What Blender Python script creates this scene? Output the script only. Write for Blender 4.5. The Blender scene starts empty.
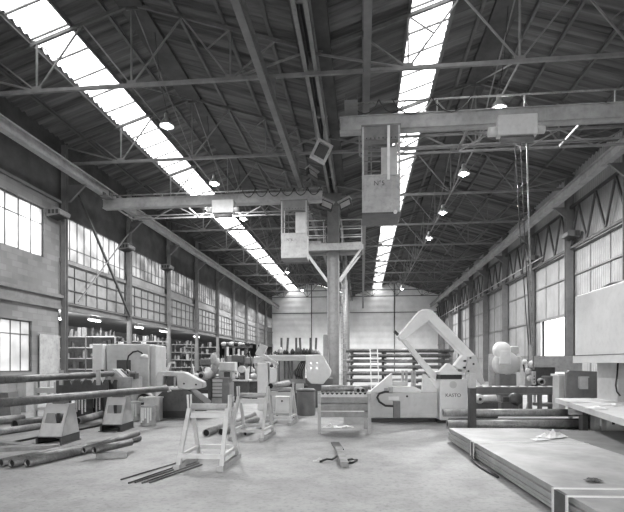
import bpy, math, random
from mathutils import Vector, Matrix
random.seed(7)
PI = math.pi
F = 480.0; H = 1.65
TH = math.atan(50/480.0); CT = math.cos(TH); ST = math.sin(TH)
COL = bpy.context.scene.collection

def P(px, py, d):
    """world point seen at photo pixel (px,py) at depth d along the optical axis"""
    r = (px-312)*d/F; u = (363-py)*d/F
    return Vector((r*CT-d*ST, r*ST+d*CT, H+u))
def G(px, py, z=0.0):
    return P(px, py, F*(H-z)/(py-363))

# ------------------------------------------------------------------ materials
MATS = {}
def mat(name, g, rough=.7, metal=0.0, var=.12, scale=3.0, bump=0.0, spots=0.0, mscale=None):
    if name in MATS: return MATS[name]
    m = bpy.data.materials.new(name); m.use_nodes = True
    nt = m.node_tree; b = nt.nodes['Principled BSDF']
    b.inputs['Roughness'].default_value = rough; b.inputs['Metallic'].default_value = metal
    tc = nt.nodes.new('ShaderNodeTexCoord'); mp = nt.nodes.new('ShaderNodeMapping')
    nt.links.new(tc.outputs['Object'], mp.inputs['Vector'])
    if mscale: mp.inputs['Scale'].default_value = mscale
    nz = nt.nodes.new('ShaderNodeTexNoise'); nz.inputs['Scale'].default_value = scale
    nz.inputs['Detail'].default_value = 6; nz.inputs['Roughness'].default_value = .65
    nt.links.new(mp.outputs['Vector'], nz.inputs['Vector'])
    cr = nt.nodes.new('ShaderNodeValToRGB')
    lo = max(0, g*(1-var*1.6)); hi = min(1, g*(1+var))
    cr.color_ramp.elements[0].position = .3; cr.color_ramp.elements[1].position = .7
    cr.color_ramp.elements[0].color = (lo, lo, lo, 1); cr.color_ramp.elements[1].color = (hi, hi, hi, 1)
    nt.links.new(nz.outputs['Fac'], cr.inputs['Fac'])
    out = cr.outputs['Color']
    if spots > 0:
        n2 = nt.nodes.new('ShaderNodeTexNoise'); n2.inputs['Scale'].default_value = scale*4.5; n2.inputs['Detail'].default_value = 4
        nt.links.new(mp.outputs['Vector'], n2.inputs['Vector'])
        c2 = nt.nodes.new('ShaderNodeValToRGB'); c2.color_ramp.elements[0].position = .36; c2.color_ramp.elements[1].position = .5
        v = 1-spots; c2.color_ramp.elements[0].color = (v, v, v, 1)
        nt.links.new(n2.outputs['Fac'], c2.inputs['Fac'])
        mx = nt.nodes.new('ShaderNodeMixRGB'); mx.blend_type = 'MULTIPLY'; mx.inputs['Fac'].default_value = 1
        nt.links.new(out, mx.inputs['Color1']); nt.links.new(c2.outputs['Color'], mx.inputs['Color2']); out = mx.outputs['Color']
    nt.links.new(out, b.inputs['Base Color'])
    if bump > 0:
        bp = nt.nodes.new('ShaderNodeBump'); bp.inputs['Strength'].default_value = bump; bp.inputs['Distance'].default_value = .02
        nt.links.new(nz.outputs['Fac'], bp.inputs['Height']); nt.links.new(bp.outputs['Normal'], b.inputs['Normal'])
    MATS[name] = m
    return m

M_WHITE = mat('white_paint', .7, .5, var=.06, scale=1.5, spots=.05)
M_LIGHT = mat('light_grey_paint', .52, .5, var=.1, scale=1.5, spots=.08)
M_PALE = mat('pale_worn_paint', .38, .55, var=.15, scale=2, spots=.15)
M_MID = mat('mid_grey_paint', .17, .55, var=.15, scale=2, spots=.1)
M_DARKP = mat('dark_grey_paint', .065, .5, var=.2, spots=.2)
M_BLACK = mat('black_steel', .018, .5, var=.3)
M_RUST = mat('mill_scale_steel', .1, .5, .3, var=.35, scale=6, spots=.25)
M_PIPE = mat('grey_steel_pipe', .14, .42, .35, var=.3, scale=5, spots=.25)
M_PIPEL = mat('pale_steel_pipe', .32, .45, .2, var=.25, scale=5, spots=.2)
M_STEEL = mat('bright_steel', .55, .3, .7, var=.15)
M_TRUSS = mat('truss_paint', .17, .6, var=.2, scale=2)
M_TRUSSD = mat('purlin_paint', .10, .7, var=.2, scale=2)
M_BEAM = mat('crane_girder_paint', .34, .55, var=.2, scale=1.2, spots=.12)
M_COLUMN = mat('column_paint', .2, .6, var=.15, scale=1.5, spots=.15)
M_COLUMN2 = mat('column_dark_paint', .15, .6, var=.2, scale=1.5)
M_RUNWAY = mat('runway_paint', .15, .6, var=.2, scale=1.5)
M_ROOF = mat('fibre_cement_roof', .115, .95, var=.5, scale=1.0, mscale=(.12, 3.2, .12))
M_PLANK = mat('weathered_plank', .26, .8, var=.2, scale=3, spots=.1)
M_DARKWALL = mat('dark_cladding', .07, .9, var=.3, scale=1)
M_WOOD = mat('raw_timber', .27, .8, var=.25, scale=4)
M_BORE_SHADE = mat('pipe_bore_shade', .012, .9, var=.3)  # near black: shade inside the pipe ends painted as colour
M_RUBBER = mat('black_rubber', .03, .6, var=.2)
M_PLATE = mat('plate_steel', .37, .5, .1, var=.22, scale=1.2, spots=.08)
M_PLATED = mat('plate_steel_dark', .13, .5, .1, var=.25, scale=1.5, spots=.1)

def emis(name, s, c=(1, 1, 1)):
    m = bpy.data.materials.new(name); m.use_nodes = True; nt = m.node_tree
    b = nt.nodes['Principled BSDF']; b.inputs['Base Color'].default_value = (*c, 1)
    b.inputs['Emission Color'].default_value = (*c, 1); b.inputs['Emission Strength'].default_value = s
    MATS[name] = m; return m
M_BULB = emis('lit_bulb', 60)
M_TUBE = emis('lit_fluorescent', 20)
M_SMALLB = emis('lit_small_bulb', 14)

def glaze(name, trans, colr, axis='Y', pitch=.25, dirt=.25, dscale=1.2):
    """translucent sheet or dirty glass: lets the sky behind through, partly diffused"""
    m = bpy.data.materials.new(name); m.use_nodes = True; nt = m.node_tree
    for n in list(nt.nodes): nt.nodes.remove(n)
    out = nt.nodes.new('ShaderNodeOutputMaterial')
    tr = nt.nodes.new('ShaderNodeBsdfTransparent'); tl = nt.nodes.new('ShaderNodeBsdfTranslucent')
    df = nt.nodes.new('ShaderNodeBsdfDiffuse'); df.inputs['Color'].default_value = (.4, .4, .4, 1)
    mx = nt.nodes.new('ShaderNodeMixShader'); mx.inputs[0].default_value = trans
    m2 = nt.nodes.new('ShaderNodeMixShader'); m2.inputs[0].default_value = .25
    tc = nt.nodes.new('ShaderNodeTexCoord')
    nz = nt.nodes.new('ShaderNodeTexNoise'); nz.inputs['Scale'].default_value = dscale; nz.inputs['Detail'].default_value = 5
    nt.links.new(tc.outputs['Object'], nz.inputs['Vector'])
    cr = nt.nodes.new('ShaderNodeValToRGB'); cr.color_ramp.elements[0].position = .35; cr.color_ramp.elements[1].position = .62
    v = colr*(1-dirt); cr.color_ramp.elements[0].color = (v, v, v, 1); cr.color_ramp.elements[1].color = (colr, colr, colr, 1)
    nt.links.new(nz.outputs['Fac'], cr.inputs['Fac'])
    col = cr.outputs['Color']
    if axis:
        wv = nt.nodes.new('ShaderNodeTexWave'); wv.bands_direction = axis; wv.inputs['Scale'].default_value = .314/pitch
        wv.inputs['Distortion'].default_value = .6
        nt.links.new(tc.outputs['Object'], wv.inputs['Vector'])
        c2 = nt.nodes.new('ShaderNodeValToRGB'); c2.color_ramp.elements[0].position = .0; c2.color_ramp.elements[1].position = .25
        c2.color_ramp.elements[0].color = (.72, .72, .72, 1)
        nt.links.new(wv.outputs['Fac'], c2.inputs['Fac'])
        mm = nt.nodes.new('ShaderNodeMixRGB'); mm.blend_type = 'MULTIPLY'; mm.inputs['Fac'].default_value = 1
        nt.links.new(col, mm.inputs['Color1']); nt.links.new(c2.outputs['Color'], mm.inputs['Color2']); col = mm.outputs['Color']
    nt.links.new(col, tr.inputs['Color']); nt.links.new(col, tl.inputs['Color'])
    nt.links.new(tl.outputs[0], mx.inputs[1]); nt.links.new(tr.outputs[0], mx.inputs[2])
    nt.links.new(mx.outputs[0], m2.inputs[1]); nt.links.new(df.outputs[0], m2.inputs[2])
    nt.links.new(m2.outputs[0], out.inputs['Surface'])
    MATS[name] = m; return m
M_SKYL = glaze('translucent_skylight_sheet', .8, .95, 'Y', .5, .12)
M_GLASS = glaze('frosted_window_glass', .7, .85, None, dirt=.4, dscale=.9)
M_GLASSD = glaze('dirty_window_glass', .5, .4, None, dirt=.6, dscale=.8)

M_GLASS0 = glaze('old_window_glass', .55, .55, None, dirt=.45, dscale=.9)

def block_mat(name, g, bw, bh, mortar, contrast, plane='YZ', bump=.4):
    m = bpy.data.materials.new(name); m.use_nodes = True; nt = m.node_tree; b = nt.nodes['Principled BSDF']
    b.inputs['Roughness'].default_value = .9
    tc = nt.nodes.new('ShaderNodeTexCoord'); sp = nt.nodes.new('ShaderNodeSeparateXYZ'); cb = nt.nodes.new('ShaderNodeCombineXYZ')
    nt.links.new(tc.outputs['Object'], sp.inputs[0])
    nt.links.new(sp.outputs['Y' if plane == 'YZ' else 'X'], cb.inputs['X']); nt.links.new(sp.outputs['Z'], cb.inputs['Y'])
    br = nt.nodes.new('ShaderNodeTexBrick'); br.inputs['Scale'].default_value = 1
    br.inputs['Brick Width'].default_value = bw; br.inputs['Row Height'].default_value = bh; br.inputs['Mortar Size'].default_value = .012
    br.inputs['Bias'].default_value = -.2
    br.inputs['Color1'].default_value = (g*(1+contrast),)*3+(1,); br.inputs['Color2'].default_value = (g*(1-contrast),)*3+(1,)
    br.inputs['Mortar'].default_value = (mortar,)*3+(1,)
    nt.links.new(cb.outputs[0], br.inputs['Vector'])
    nz = nt.nodes.new('ShaderNodeTexNoise'); nz.inputs['Scale'].default_value = .7; nz.inputs['Detail'].default_value = 6
    nt.links.new(tc.outputs['Object'], nz.inputs['Vector'])
    c2 = nt.nodes.new('ShaderNodeValToRGB'); c2.color_ramp.elements[0].color = (.7, .7, .7, 1); c2.color_ramp.elements[0].position = .3
    c2.color_ramp.elements[1].position = .65
    nt.links.new(nz.outputs['Fac'], c2.inputs['Fac'])
    mm = nt.nodes.new('ShaderNodeMixRGB'); mm.blend_type = 'MULTIPLY'; mm.inputs['Fac'].default_value = 1
    nt.links.new(br.outputs['Color'], mm.inputs['Color1']); nt.links.new(c2.outputs['Color'], mm.inputs['Color2'])
    nt.links.new(mm.outputs['Color'], b.inputs['Base Color'])
    MATS[name] = m; return m
M_BLOCK = block_mat('concrete_blockwork', .21, .6, .25, .2, .2)

def wave_mat(name, g, axis, pitch, depth=.5, dark=.8, var=.15):
    m = mat(name, g, .7, var=var, scale=.8)
    nt = m.node_tree; b = nt.nodes['Principled BSDF']
    tc = [n for n in nt.nodes if n.type == 'TEX_COORD'][0]
    wv = nt.nodes.new('ShaderNodeTexWave'); wv.bands_direction = axis; wv.inputs['Scale'].default_value = .314/pitch
    nt.links.new(tc.outputs['Object'], wv.inputs['Vector'])
    bp = nt.nodes.new('ShaderNodeBump'); bp.inputs['Strength'].default_value = depth; bp.inputs['Distance'].default_value = pitch*.25
    nt.links.new(wv.outputs['Fac'], bp.inputs['Height']); nt.links.new(bp.outputs['Normal'], b.inputs['Normal'])
    return m
M_SHEETR = wave_mat('ribbed_wall_sheet', .28, 'Y', .2, .5)
M_SHEETB = wave_mat('back_wall_sheet', .88, 'Z', .9, .25, var=.08)
M_PANEL = mat('pressed_wall_panel', .24, .7, var=.2, scale=.8, spots=.1)

def floor_mat():
    m = bpy.data.materials.new('dusty_concrete_floor'); m.use_nodes = True; nt = m.node_tree; b = nt.nodes['Principled BSDF']
    b.inputs['Roughness'].default_value = .62
    tc = nt.nodes.new('ShaderNodeTexCoord')
    def noise(sc, det, lo, hi, p0, p1):
        n = nt.nodes.new('ShaderNodeTexNoise'); n.inputs['Scale'].default_value = sc; n.inputs['Detail'].default_value = det; n.inputs['Roughness'].default_value = .6
        nt.links.new(tc.outputs['Object'], n.inputs['Vector'])
        c = nt.nodes.new('ShaderNodeValToRGB'); c.color_ramp.elements[0].position = p0; c.color_ramp.elements[1].position = p1
        c.color_ramp.elements[0].color = (lo, lo, lo, 1); c.color_ramp.elements[1].color = (hi, hi, hi, 1)
        nt.links.new(n.outputs['Fac'], c.inputs['Fac']); return n, c
    n1, c1 = noise(.35, 9, .24, .36, .35, .62)
    n2, c2 = noise(2.2, 8, .8, 1, .36, .55)
    n3, c3 = noise(16, 6, .7, 1, .3, .5)
    mm = nt.nodes.new('ShaderNodeMixRGB'); mm.blend_type = 'MULTIPLY'; mm.inputs['Fac'].default_value = 1
    m2 = nt.nodes.new('ShaderNodeMixRGB'); m2.blend_type = 'MULTIPLY'; m2.inputs['Fac'].default_value = 1
    nt.links.new(c1.outputs['Color'], mm.inputs['Color1']); nt.links.new(c2.outputs['Color'], mm.inputs['Color2'])
    nt.links.new(mm.outputs['Color'], m2.inputs['Color1']); nt.links.new(c3.outputs['Color'], m2.inputs['Color2'])
    nt.links.new(m2.outputs['Color'], b.inputs['Base Color'])
    bp = nt.nodes.new('ShaderNodeBump'); bp.inputs['Strength'].default_value = .25; bp.inputs['Distance'].default_value = .02
    nt.links.new(n3.outputs['Fac'], bp.inputs['Height']); nt.links.new(bp.outputs['Normal'], b.inputs['Normal'])
    MATS['floor'] = m; return m
M_FLOOR = floor_mat()

# ------------------------------------------------------------------ mesh builder
class MB:
    def __init__(s): s.v = []; s.f = []; s.sm = []
    def _add(s, vs, fs, smooth=False):
        o = len(s.v); s.v += [tuple(v) for v in vs]
        for f in fs: s.f.append(tuple(i+o for i in f)); s.sm.append(smooth)
        return s
    def box(s, x0, x1, y0, y1, z0, z1):
        return s._add([(x0,y0,z0),(x1,y0,z0),(x1,y1,z0),(x0,y1,z0),(x0,y0,z1),(x1,y0,z1),(x1,y1,z1),(x0,y1,z1)],
                      [(0,3,2,1),(4,5,6,7),(0,1,5,4),(1,2,6,5),(2,3,7,6),(3,0,4,7)])
    def bar(s, a, b, w, h=None, up=(0,0,1)):
        h = w if h is None else h
        a = Vector(a); b = Vector(b); d = (b-a).normalized(); up = Vector(up)
        if abs(d.dot(up)) > .98: up = Vector((0,1,0))
        sd = d.cross(up).normalized()*w/2; u = sd.cross(d).normalized()*h/2
        c = [a-sd-u, a+sd-u, a+sd+u, a-sd+u, b-sd-u, b+sd-u, b+sd+u, b-sd+u]
        return s._add(c, [(0,3,2,1)[::-1],(4,5,6,7)[::-1],(0,1,5,4)[::-1],(1,2,6,5)[::-1],(2,3,7,6)[::-1],(3,0,4,7)[::-1]])
    def _frame(s, d):
        up = Vector((0,0,1)) if abs(d.z) < .95 else Vector((1,0,0))
        e1 = d.cross(up).normalized(); return e1, e1.cross(d).normalized()
    def tube(s, a, b, r, n=12, r2=None, wall=0):
        a = Vector(a); b = Vector(b); d = (b-a).normalized(); e1, e2 = s._frame(d); r2 = r if r2 is None else r2
        def ring(c, q): return [c+e1*q*math.cos(2*PI*i/n)+e2*q*math.sin(2*PI*i/n) for i in range(n)]
        A = ring(a, r); B = ring(b, r2)
        s._add(A+B, [(i, (i+1)%n, n+(i+1)%n, n+i)[::-1] for i in range(n)], True)
        if wall:
            C = ring(a, r-wall); D = ring(b, r2-wall)
            s._add(A+C, [(i, (i+1)%n, n+(i+1)%n, n+i) for i in range(n)])
            s._add(B+D, [(i, (i+1)%n, n+(i+1)%n, n+i)[::-1] for i in range(n)])
            s._add(C+D, [(i, (i+1)%n, n+(i+1)%n, n+i) for i in range(n)], True)
        else:
            s._add(A, [tuple(range(n))]); s._add(B, [tuple(range(n))[::-1]])
        return s
    def path(s, pts, r, n=6):
        pts = [Vector(p) for p in pts]; rings = []
        for i, p in enumerate(pts):
            d = (pts[min(i+1, len(pts)-1)]-pts[max(i-1, 0)]).normalized()
            if i == 0: e1, e2 = s._frame(d)
            else:
                e1 = (e1-d*e1.dot(d)).normalized(); e2 = e1.cross(d).normalized()
            rings += [p+e1*r*math.cos(2*PI*k/n)+e2*r*math.sin(2*PI*k/n) for k in range(n)]
        fs = [(i*n+k, i*n+(k+1)%n, (i+1)*n+(k+1)%n, (i+1)*n+k)[::-1] for i in range(len(pts)-1) for k in range(n)]
        s._add(rings, fs, True); L = len(rings)
        s._add(rings[:n], [tuple(range(n))]); s._add(rings[L-n:], [tuple(range(n))[::-1]])
        return s
    def prism(s, poly, lo, hi, plane='xz'):
        """poly in the plane, extruded from lo to hi along the remaining axis"""
        a = sum(poly[i][0]*poly[(i+1)%len(poly)][1]-poly[(i+1)%len(poly)][0]*poly[i][1] for i in range(len(poly)))
        if a < 0: poly = poly[::-1]
        n = len(poly)
        def m(p, t): return (p[0], t, p[1]) if plane == 'xz' else ((p[0], p[1], t) if plane == 'xy' else (t, p[0], p[1]))
        V = [m(p, lo) for p in poly]+[m(p, hi) for p in poly]
        fs = [tuple(range(n)), tuple(range(n, 2*n))[::-1]]+[(i, n+i, n+(i+1)%n, (i+1)%n) for i in range(n)]
        if plane != 'xz': fs = [f[::-1] for f in fs]
        return s._add(V, fs)
    def ringplate(s, outer, inner, lo, hi, plane='xz'):
        n = len(outer)
        def m(p, t): return (p[0], t, p[1]) if plane == 'xz' else ((p[0], p[1], t) if plane == 'xy' else (t, p[0], p[1]))
        for i in range(n):
            j = (i+1)%n
            V = [m(q, t) for t in (lo, hi) for q in (outer[i], outer[j], inner[j], inner[i])]
            s._add(V, [(0,1,2,3),(7,6,5,4),(0,4,5,1),(1,5,6,2),(2,6,7,3),(3,7,4,0)])
        return s
    def lathe(s, prof, c=(0,0,0), n=20, axis='z'):
        V = []; k = len(prof)
        for i in range(n):
            t = 2*PI*i/n
            for r, z in prof:
                x, y = r*math.cos(t), r*math.sin(t)
                V.append({'z': (c[0]+x, c[1]+y, c[2]+z), 'y': (c[0]+x, c[1]+z, c[2]+y), 'x': (c[0]+z, c[1]+x, c[2]+y)}[axis])
        return s._add(V, [(i*k+j, i*k+j+1, ((i+1)%n)*k+j+1, ((i+1)%n)*k+j) for i in range(n) for j in range(k-1)], True)
    def sphere(s, c, r, n=12, sc=(1,1,1)):
        prof = [(math.sin(PI*i/8), -math.cos(PI*i/8)) for i in range(9)]
        o = len(s.v); s.lathe(prof, (0,0,0), n)
        for i in range(o, len(s.v)):
            x, y, z = s.v[i]; s.v[i] = (c[0]+x*r*sc[0], c[1]+y*r*sc[1], c[2]+z*r*sc[2])
        return s
    def build(s, name, m, parent=None, bevel=0, label=None):
        me = bpy.data.meshes.new(name); me.from_pydata(s.v, [], s.f); me.update()
        me.polygons.foreach_set('use_smooth', s.sm)
        import bmesh as _b
        bm = _b.new(); bm.from_mesh(me); _b.ops.remove_doubles(bm, verts=bm.verts, dist=1e-5)
        _b.ops.recalc_face_normals(bm, faces=bm.faces); bm.to_mesh(me); bm.free()
        me.materials.append(m)
        o = bpy.data.objects.new(name, me); COL.objects.link(o)
        if parent is not None: o.parent = parent
        if bevel:
            b = o.modifiers.new('bevel', 'BEVEL'); b.width = bevel; b.segments = 2; b.limit_method = 'ANGLE'
        if label: o['label'] = label
        return o

def T(name, label, cat, loc=(0,0,0), rz=0, group=None):
    o = bpy.data.objects.new(name, None); COL.objects.link(o); o.empty_display_size = .2
    o.location = loc; o.rotation_euler = (0, 0, rz); o['label'] = label; o['category'] = cat
    if group: o['group'] = group
    return o
def solo(name, mb, m, label, cat, group=None, loc=None, rz=0, bevel=0, kind=None):
    o = mb.build(name, m, None, bevel)
    if loc is not None: o.location = loc
    o.rotation_euler = (0, 0, rz)
    if kind: o['kind'] = kind
    o['label'] = label; o['category'] = cat
    if group: o['group'] = group
    return o
def struct(name, mb, m, parent=None):
    o = mb.build(name, m, parent)
    if parent is None: o['kind'] = 'structure'
    return o
def dup(root, loc, rz=None, label=None, group=None, scale=None):
    r = root.copy(); COL.objects.link(r); r.location = loc
    if rz is not None: r.rotation_euler = (0, 0, rz)
    if label: r['label'] = label
    if group: r['group'] = group
    if scale: r.scale = (scale,)*3
    for ch in list(root.children):
        c = ch.copy(); COL.objects.link(c); c.parent = r
        for g in list(ch.children):
            d = g.copy(); COL.objects.link(d); d.parent = c
    return r
ORD = ['first', 'second', 'third', 'fourth', 'fifth', 'sixth', 'seventh', 'eighth', 'ninth', 'tenth', 'eleventh', 'twelfth']

def ibeam(mb, a, b, w, h, t=.03):
    """I section between a and b (horizontal), web vertical"""
    a = Vector(a); b = Vector(b); z = Vector((0,0,1))
    mb.bar(a+z*(h/2-t/2), b+z*(h/2-t/2), w, t); mb.bar(a-z*(h/2-t/2), b-z*(h/2-t/2), w, t)
    mb.bar(a, b, t, h-2*t+.002); return mb
# ------------------------------------------------------------------ the hall
XL, XR, XC = -13.8, 11.3, -1.6
RL, RR = -7.7, 4.85                     # ridges of the two naves
ZR = H+12.3; SL = .32
Y0, Y1 = -6.0, 73.3
BAY = 5.79; YB = [21.2+BAY*k for k in range(-5, 10)]
def roofz(x): return ZR-SL*abs(x-(RL if x < XC else RR))

struct('floor', MB().box(-26, 30, -8, 80, -.2, 0), M_FLOOR)

def corrugated(ranges, y0, y1, pitch, amp, n=6):
    mb = MB(); N = int((y1-y0)/pitch*n)
    for xa, xb in ranges:
        V = []
        for i in range(N+1):
            y = y0+(y1-y0)*i/N; dz = amp*math.cos(2*PI*(y-y0)/pitch)
            V += [(xa, y, roofz(xa+1e-4)+dz), (xb, y, roofz(xb-1e-4)+dz)]
        mb._add(V, [(2*i, 2*i+1, 2*i+3, 2*i+2) for i in range(N)], True)
    return mb
SKY = [(-11.3, -9.9), (1.55, 2.92)]
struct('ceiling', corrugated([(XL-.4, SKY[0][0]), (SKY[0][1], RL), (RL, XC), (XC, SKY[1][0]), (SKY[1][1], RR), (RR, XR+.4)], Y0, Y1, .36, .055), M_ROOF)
for i_, (xa, xb) in enumerate(SKY):
    w_ = struct('window_%d' % (i_+1), corrugated([(xa, xb)], Y0, Y1, .36, .055), M_SKYL)
    mb = MB(); y = Y0+.8
    while y < Y1: mb.bar((xa, y, roofz(xa)-.07), (xb, y, roofz(xb)-.07), .06, .05); y += 1.21
    mb.bar(((xa+xb)/2, Y0, roofz((xa+xb)/2)-.05), ((xa+xb)/2, Y1, roofz((xa+xb)/2)-.05), .02)
    struct('glazing_bars', mb, M_MID, w_)

# left wall: block part with two windows
WT = .3
def wall_with_holes(x0, x1, ya, yb, za, zb, holes):
    mb = MB(); ys = sorted({ya, yb}|{h[0] for h in holes}|{h[1] for h in holes}); zs = sorted({za, zb}|{h[2] for h in holes}|{h[3] for h in holes})
    for i in range(len(ys)-1):
        for j in range(len(zs)-1):
            cy, cz = (ys[i]+ys[i+1])/2, (zs[j]+zs[j+1])/2
            if not any(h[0] < cy < h[1] and h[2] < cz < h[3] for h in holes):
                mb.box(x0, x1, ys[i], ys[i+1], zs[j], zs[j+1])
    return mb
YBL = 20.65
W_UP = (13.0, 19.65, H+4.6, H+6.75); W_LO = (13.2, 18.85, H-.36, H+1.75)
struct('wall_left', wall_with_holes(XL-WT, XL, Y0, YBL, 0, H+7.35, [W_UP, W_LO]), M_BLOCK)
def glazing(idx, x, ya, yb, za, zb, n, bars, frame=M_DARKP, glass=None, t=.05, fw=.035):
    mb = MB(); fx0, fx1 = x-.06, x
    mb.box(fx0, fx1, ya, yb, za, za+t); mb.box(fx0, fx1, ya, yb, zb-t, zb)
    mb.box(fx0, fx1, ya, ya+t, za, zb); mb.box(fx0, fx1, yb-t, yb, za, zb)
    for i in range(1, n): y = ya+(yb-ya)*i/n; mb.box(fx0+.01, fx1-.005, y-fw/2, y+fw/2, za+t, zb-t)
    for z in bars: mb.box(fx0+.01, fx1-.005, ya+t, yb-t, z-fw/2, z+fw/2)
    w = struct('window_%d' % idx, mb, frame)
    g = MB().box(x-.035, x-.025, ya, yb, za, zb); struct('pane', g, glass or M_GLASS, w)
    return w
glazing(3, XL-.08, *W_UP, 9, [H+6.05])
glazing(4, XL-.08, *W_LO, 10, [H+1.18])
# ledge beams on the block wall
mb = MB().box(XL, XL+.22, Y0, YBL+.1, H+2.95, H+3.1).box(XL, XL+.1, Y0, YBL+.1, H+2.55, H+2.95).box(XL, XL+.14, Y0, YBL+.1, H+2.45, H+2.56)
struct('trim_1', mb, M_MID)
mb = MB().box(XL-.05, XL+.12, Y0, YBL+.1, H+7.3, H+7.42)
struct('trim_2', mb, M_COLUMN2)
# upper dark cladding above the glazing, both sides
struct('wall_left_upper', MB().box(XL-.25, XL-.05, Y0, Y1, H+7.36, H+10.6).box(XL-.25, XL-.05, YBL, Y1, H+6.86, H+7.36), M_DARKWALL)
# lintel and glazed bays beyond the block wall
struct('trim_3', ibeam(MB(), (XL+.02, YBL, H+2.62), (XL+.02, Y1, H+2.62), .25, .34, .04), M_MID)
struct('trim_4', MB().box(XL-.1, XL+.06, YBL, Y1, H+4.66, H+4.82), M_MID)
wi = 5
for k in range(9):
    ya, yb = 21.2+BAY*k-(.45 if k == 0 else 0), 21.2+BAY*(k+1)
    zb0 = H+4.82 if k == 0 else H+5.25
    glazing(wi, XL+.0, ya+.16, yb-.16, zb0, H+6.86, 10, [zb0+.62], M_DARKP, M_GLASSD if k else M_GLASS0); wi += 1
    mb = MB()
    if k: mb.box(XL-.1, XL-.04, ya, yb, H+4.82, H+5.25)
    mb.box(XL-.1, XL-.04, ya, yb, H+2.78, H+4.66)
    mb.box(XL-.1, XL-.04, ya-.02, ya+.17, H+4.66, H+6.9).box(XL-.1, XL-.04, yb-.17, yb+.02, H+4.66, H+6.9)
    struct('wall_left_panel_%d' % (k+1), mb, M_PANEL)
    mb = MB(); n = 6
    for i in range(n+1):
        y = ya+.16+(yb-ya-.32)*i/n; mb.box(XL-.04, XL+.0, y-.02, y+.02, H+2.8, H+4.66)
    for z in (H+2.84, H+3.45, H+4.1, H+4.62): mb.box(XL-.045, XL+.012, ya+.16, yb-.16, z-.022, z+.022)
    struct('trim_%d' % (10+k), mb, M_DARKP)
# annex behind the open ground floor of the left wall
struct('wall_annex_back', MB().box(-22.3, -22, 20, Y1, 0, 4.6), M_BLOCK)
struct('wall_annex_far', MB().box(-22, XL+.02, Y1-.3, Y1, 0, 4.6), M_DARKWALL)
struct('wall_annex_end', MB().box(-22, XL-WT, 20.45, YBL, 0, 4.6), M_BLOCK)
struct('ceiling_annex', MB().box(-22.3, XL-.15, 20.45, Y1, H+2.8, H+3.0), M_MID)
# back wall gables
poly = [(XL-.35, 0), (XR+.1, 0), (XR+.1, roofz(XR)), (RR, ZR), (XC, roofz(XC+.01)), (RL, ZR), (XL-.35, roofz(XL-.35))]
struct('wall_back', MB().prism(poly, Y1, Y1+.2), M_SHEETB)
mb = MB()
for x in (-7.7, 4.85): mb.box(x-.06, x+.06, Y1-.12, Y1-.001, 0, roofz(x)-.15)
for z in (9.3,): mb.box(XL, XR, Y1-.1, Y1-.002, z-.05, z+.05)
struct('trim_30', mb, M_DARKP)
struct('wall_front', MB().box(XL, -6, Y0-.2, Y0, 0, 12).box(5, XR, Y0-.2, Y0, 0, 12).box(-6, 5, Y0-.2, Y0, 5.5, 12).prism([(XL, 12), (XR, 12), (XR, roofz(XR)), (RR, ZR), (XC, roofz(XC+.01)), (RL, ZR), (XL, roofz(XL))], Y0-.2, Y0), M_SHEETB)
# right wall
D_Y0, D_Y1, D_Z = 27.3, 31.6, 4.25
struct('wall_right', wall_with_holes(XR, XR+.12, Y0, Y1, 0, H+10.4, [(D_Y0, D_Y1, 0, D_Z)]), M_SHEETR)
mb = MB()
for z, ww in ((D_Z+.08, .05), (H+4.7, .04), (H+6.0, .04), (2.1, .035)):
    if z < 3: mb.box(XR-.07, XR-.001, Y0, D_Y0-.12, z-ww, z+ww).box(XR-.07, XR-.001, D_Y1+.12, Y1, z-ww, z+ww)
    else: mb.box(XR-.08, XR-.001, Y0, Y1, z-ww, z+ww)
y = 23.2
while y < Y1:
    if not (D_Y0-.2 < y < D_Y1+.2): mb.box(XR-.035, XR-.001, y-.015, y+.015, 0, H+6)
    else: mb.box(XR-.035, XR-.001, y-.015, y+.015, D_Z, H+6)
    y += 1.93
struct('trim_31', mb, M_MID)
mb = MB().box(XR-.06, XR+.16, D_Y0-.12, D_Y0, 0, D_Z+.1).box(XR-.06, XR+.16, D_Y1, D_Y1+.12, 0, D_Z+.1).box(XR-.06, XR+.16, D_Y0, D_Y1, D_Z, D_Z+.1)
struct('door_1', mb, M_LIGHT)
# ribbed loading dock wall outside the door
struct('wall_outside', MB().box(XR+9, XR+9.3, 10, 60, 0, 5.2), mat('outside_white_cladding', .8, .8, var=.05))
# gutter of the valley
struct('trim_32', MB().box(-2.05, -1.0, Y0, Y1, H+10.05, H+10.5), M_DARKWALL)
struct('trim_33', MB().box(RL-.42, RL+.42, Y0, Y1, ZR-.36, ZR-.22), M_DARKWALL)
struct('trim_34', MB().box(RR-.42, RR+.42, Y0, Y1, ZR-.36, ZR-.22), M_DARKWALL)

# ------------------------------------------------------------------ purlins
for side, xs in (('left', (-12.9, -11.36, -9.84, -8.6, -6.1, -4.5, -2.96)), ('right', (.05, 1.49, 2.98, 4.0, 5.8, 7.0, 8.4, 9.85))):
    for i, x in enumerate(xs):
        w = .07 if x not in (-11.36, -9.84, 1.49, 2.98) else .06
        solo('roof_purlin', ibeam(MB(), (x, Y0, roofz(x)-.12), (x, Y1, roofz(x)-.12), w*1.5, .15, .02), M_TRUSSD,
             'long dark purlin under the %s nave roof, %s counting from the left' % (side, ORD[i]), 'purlin', 'roof purlins')

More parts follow.
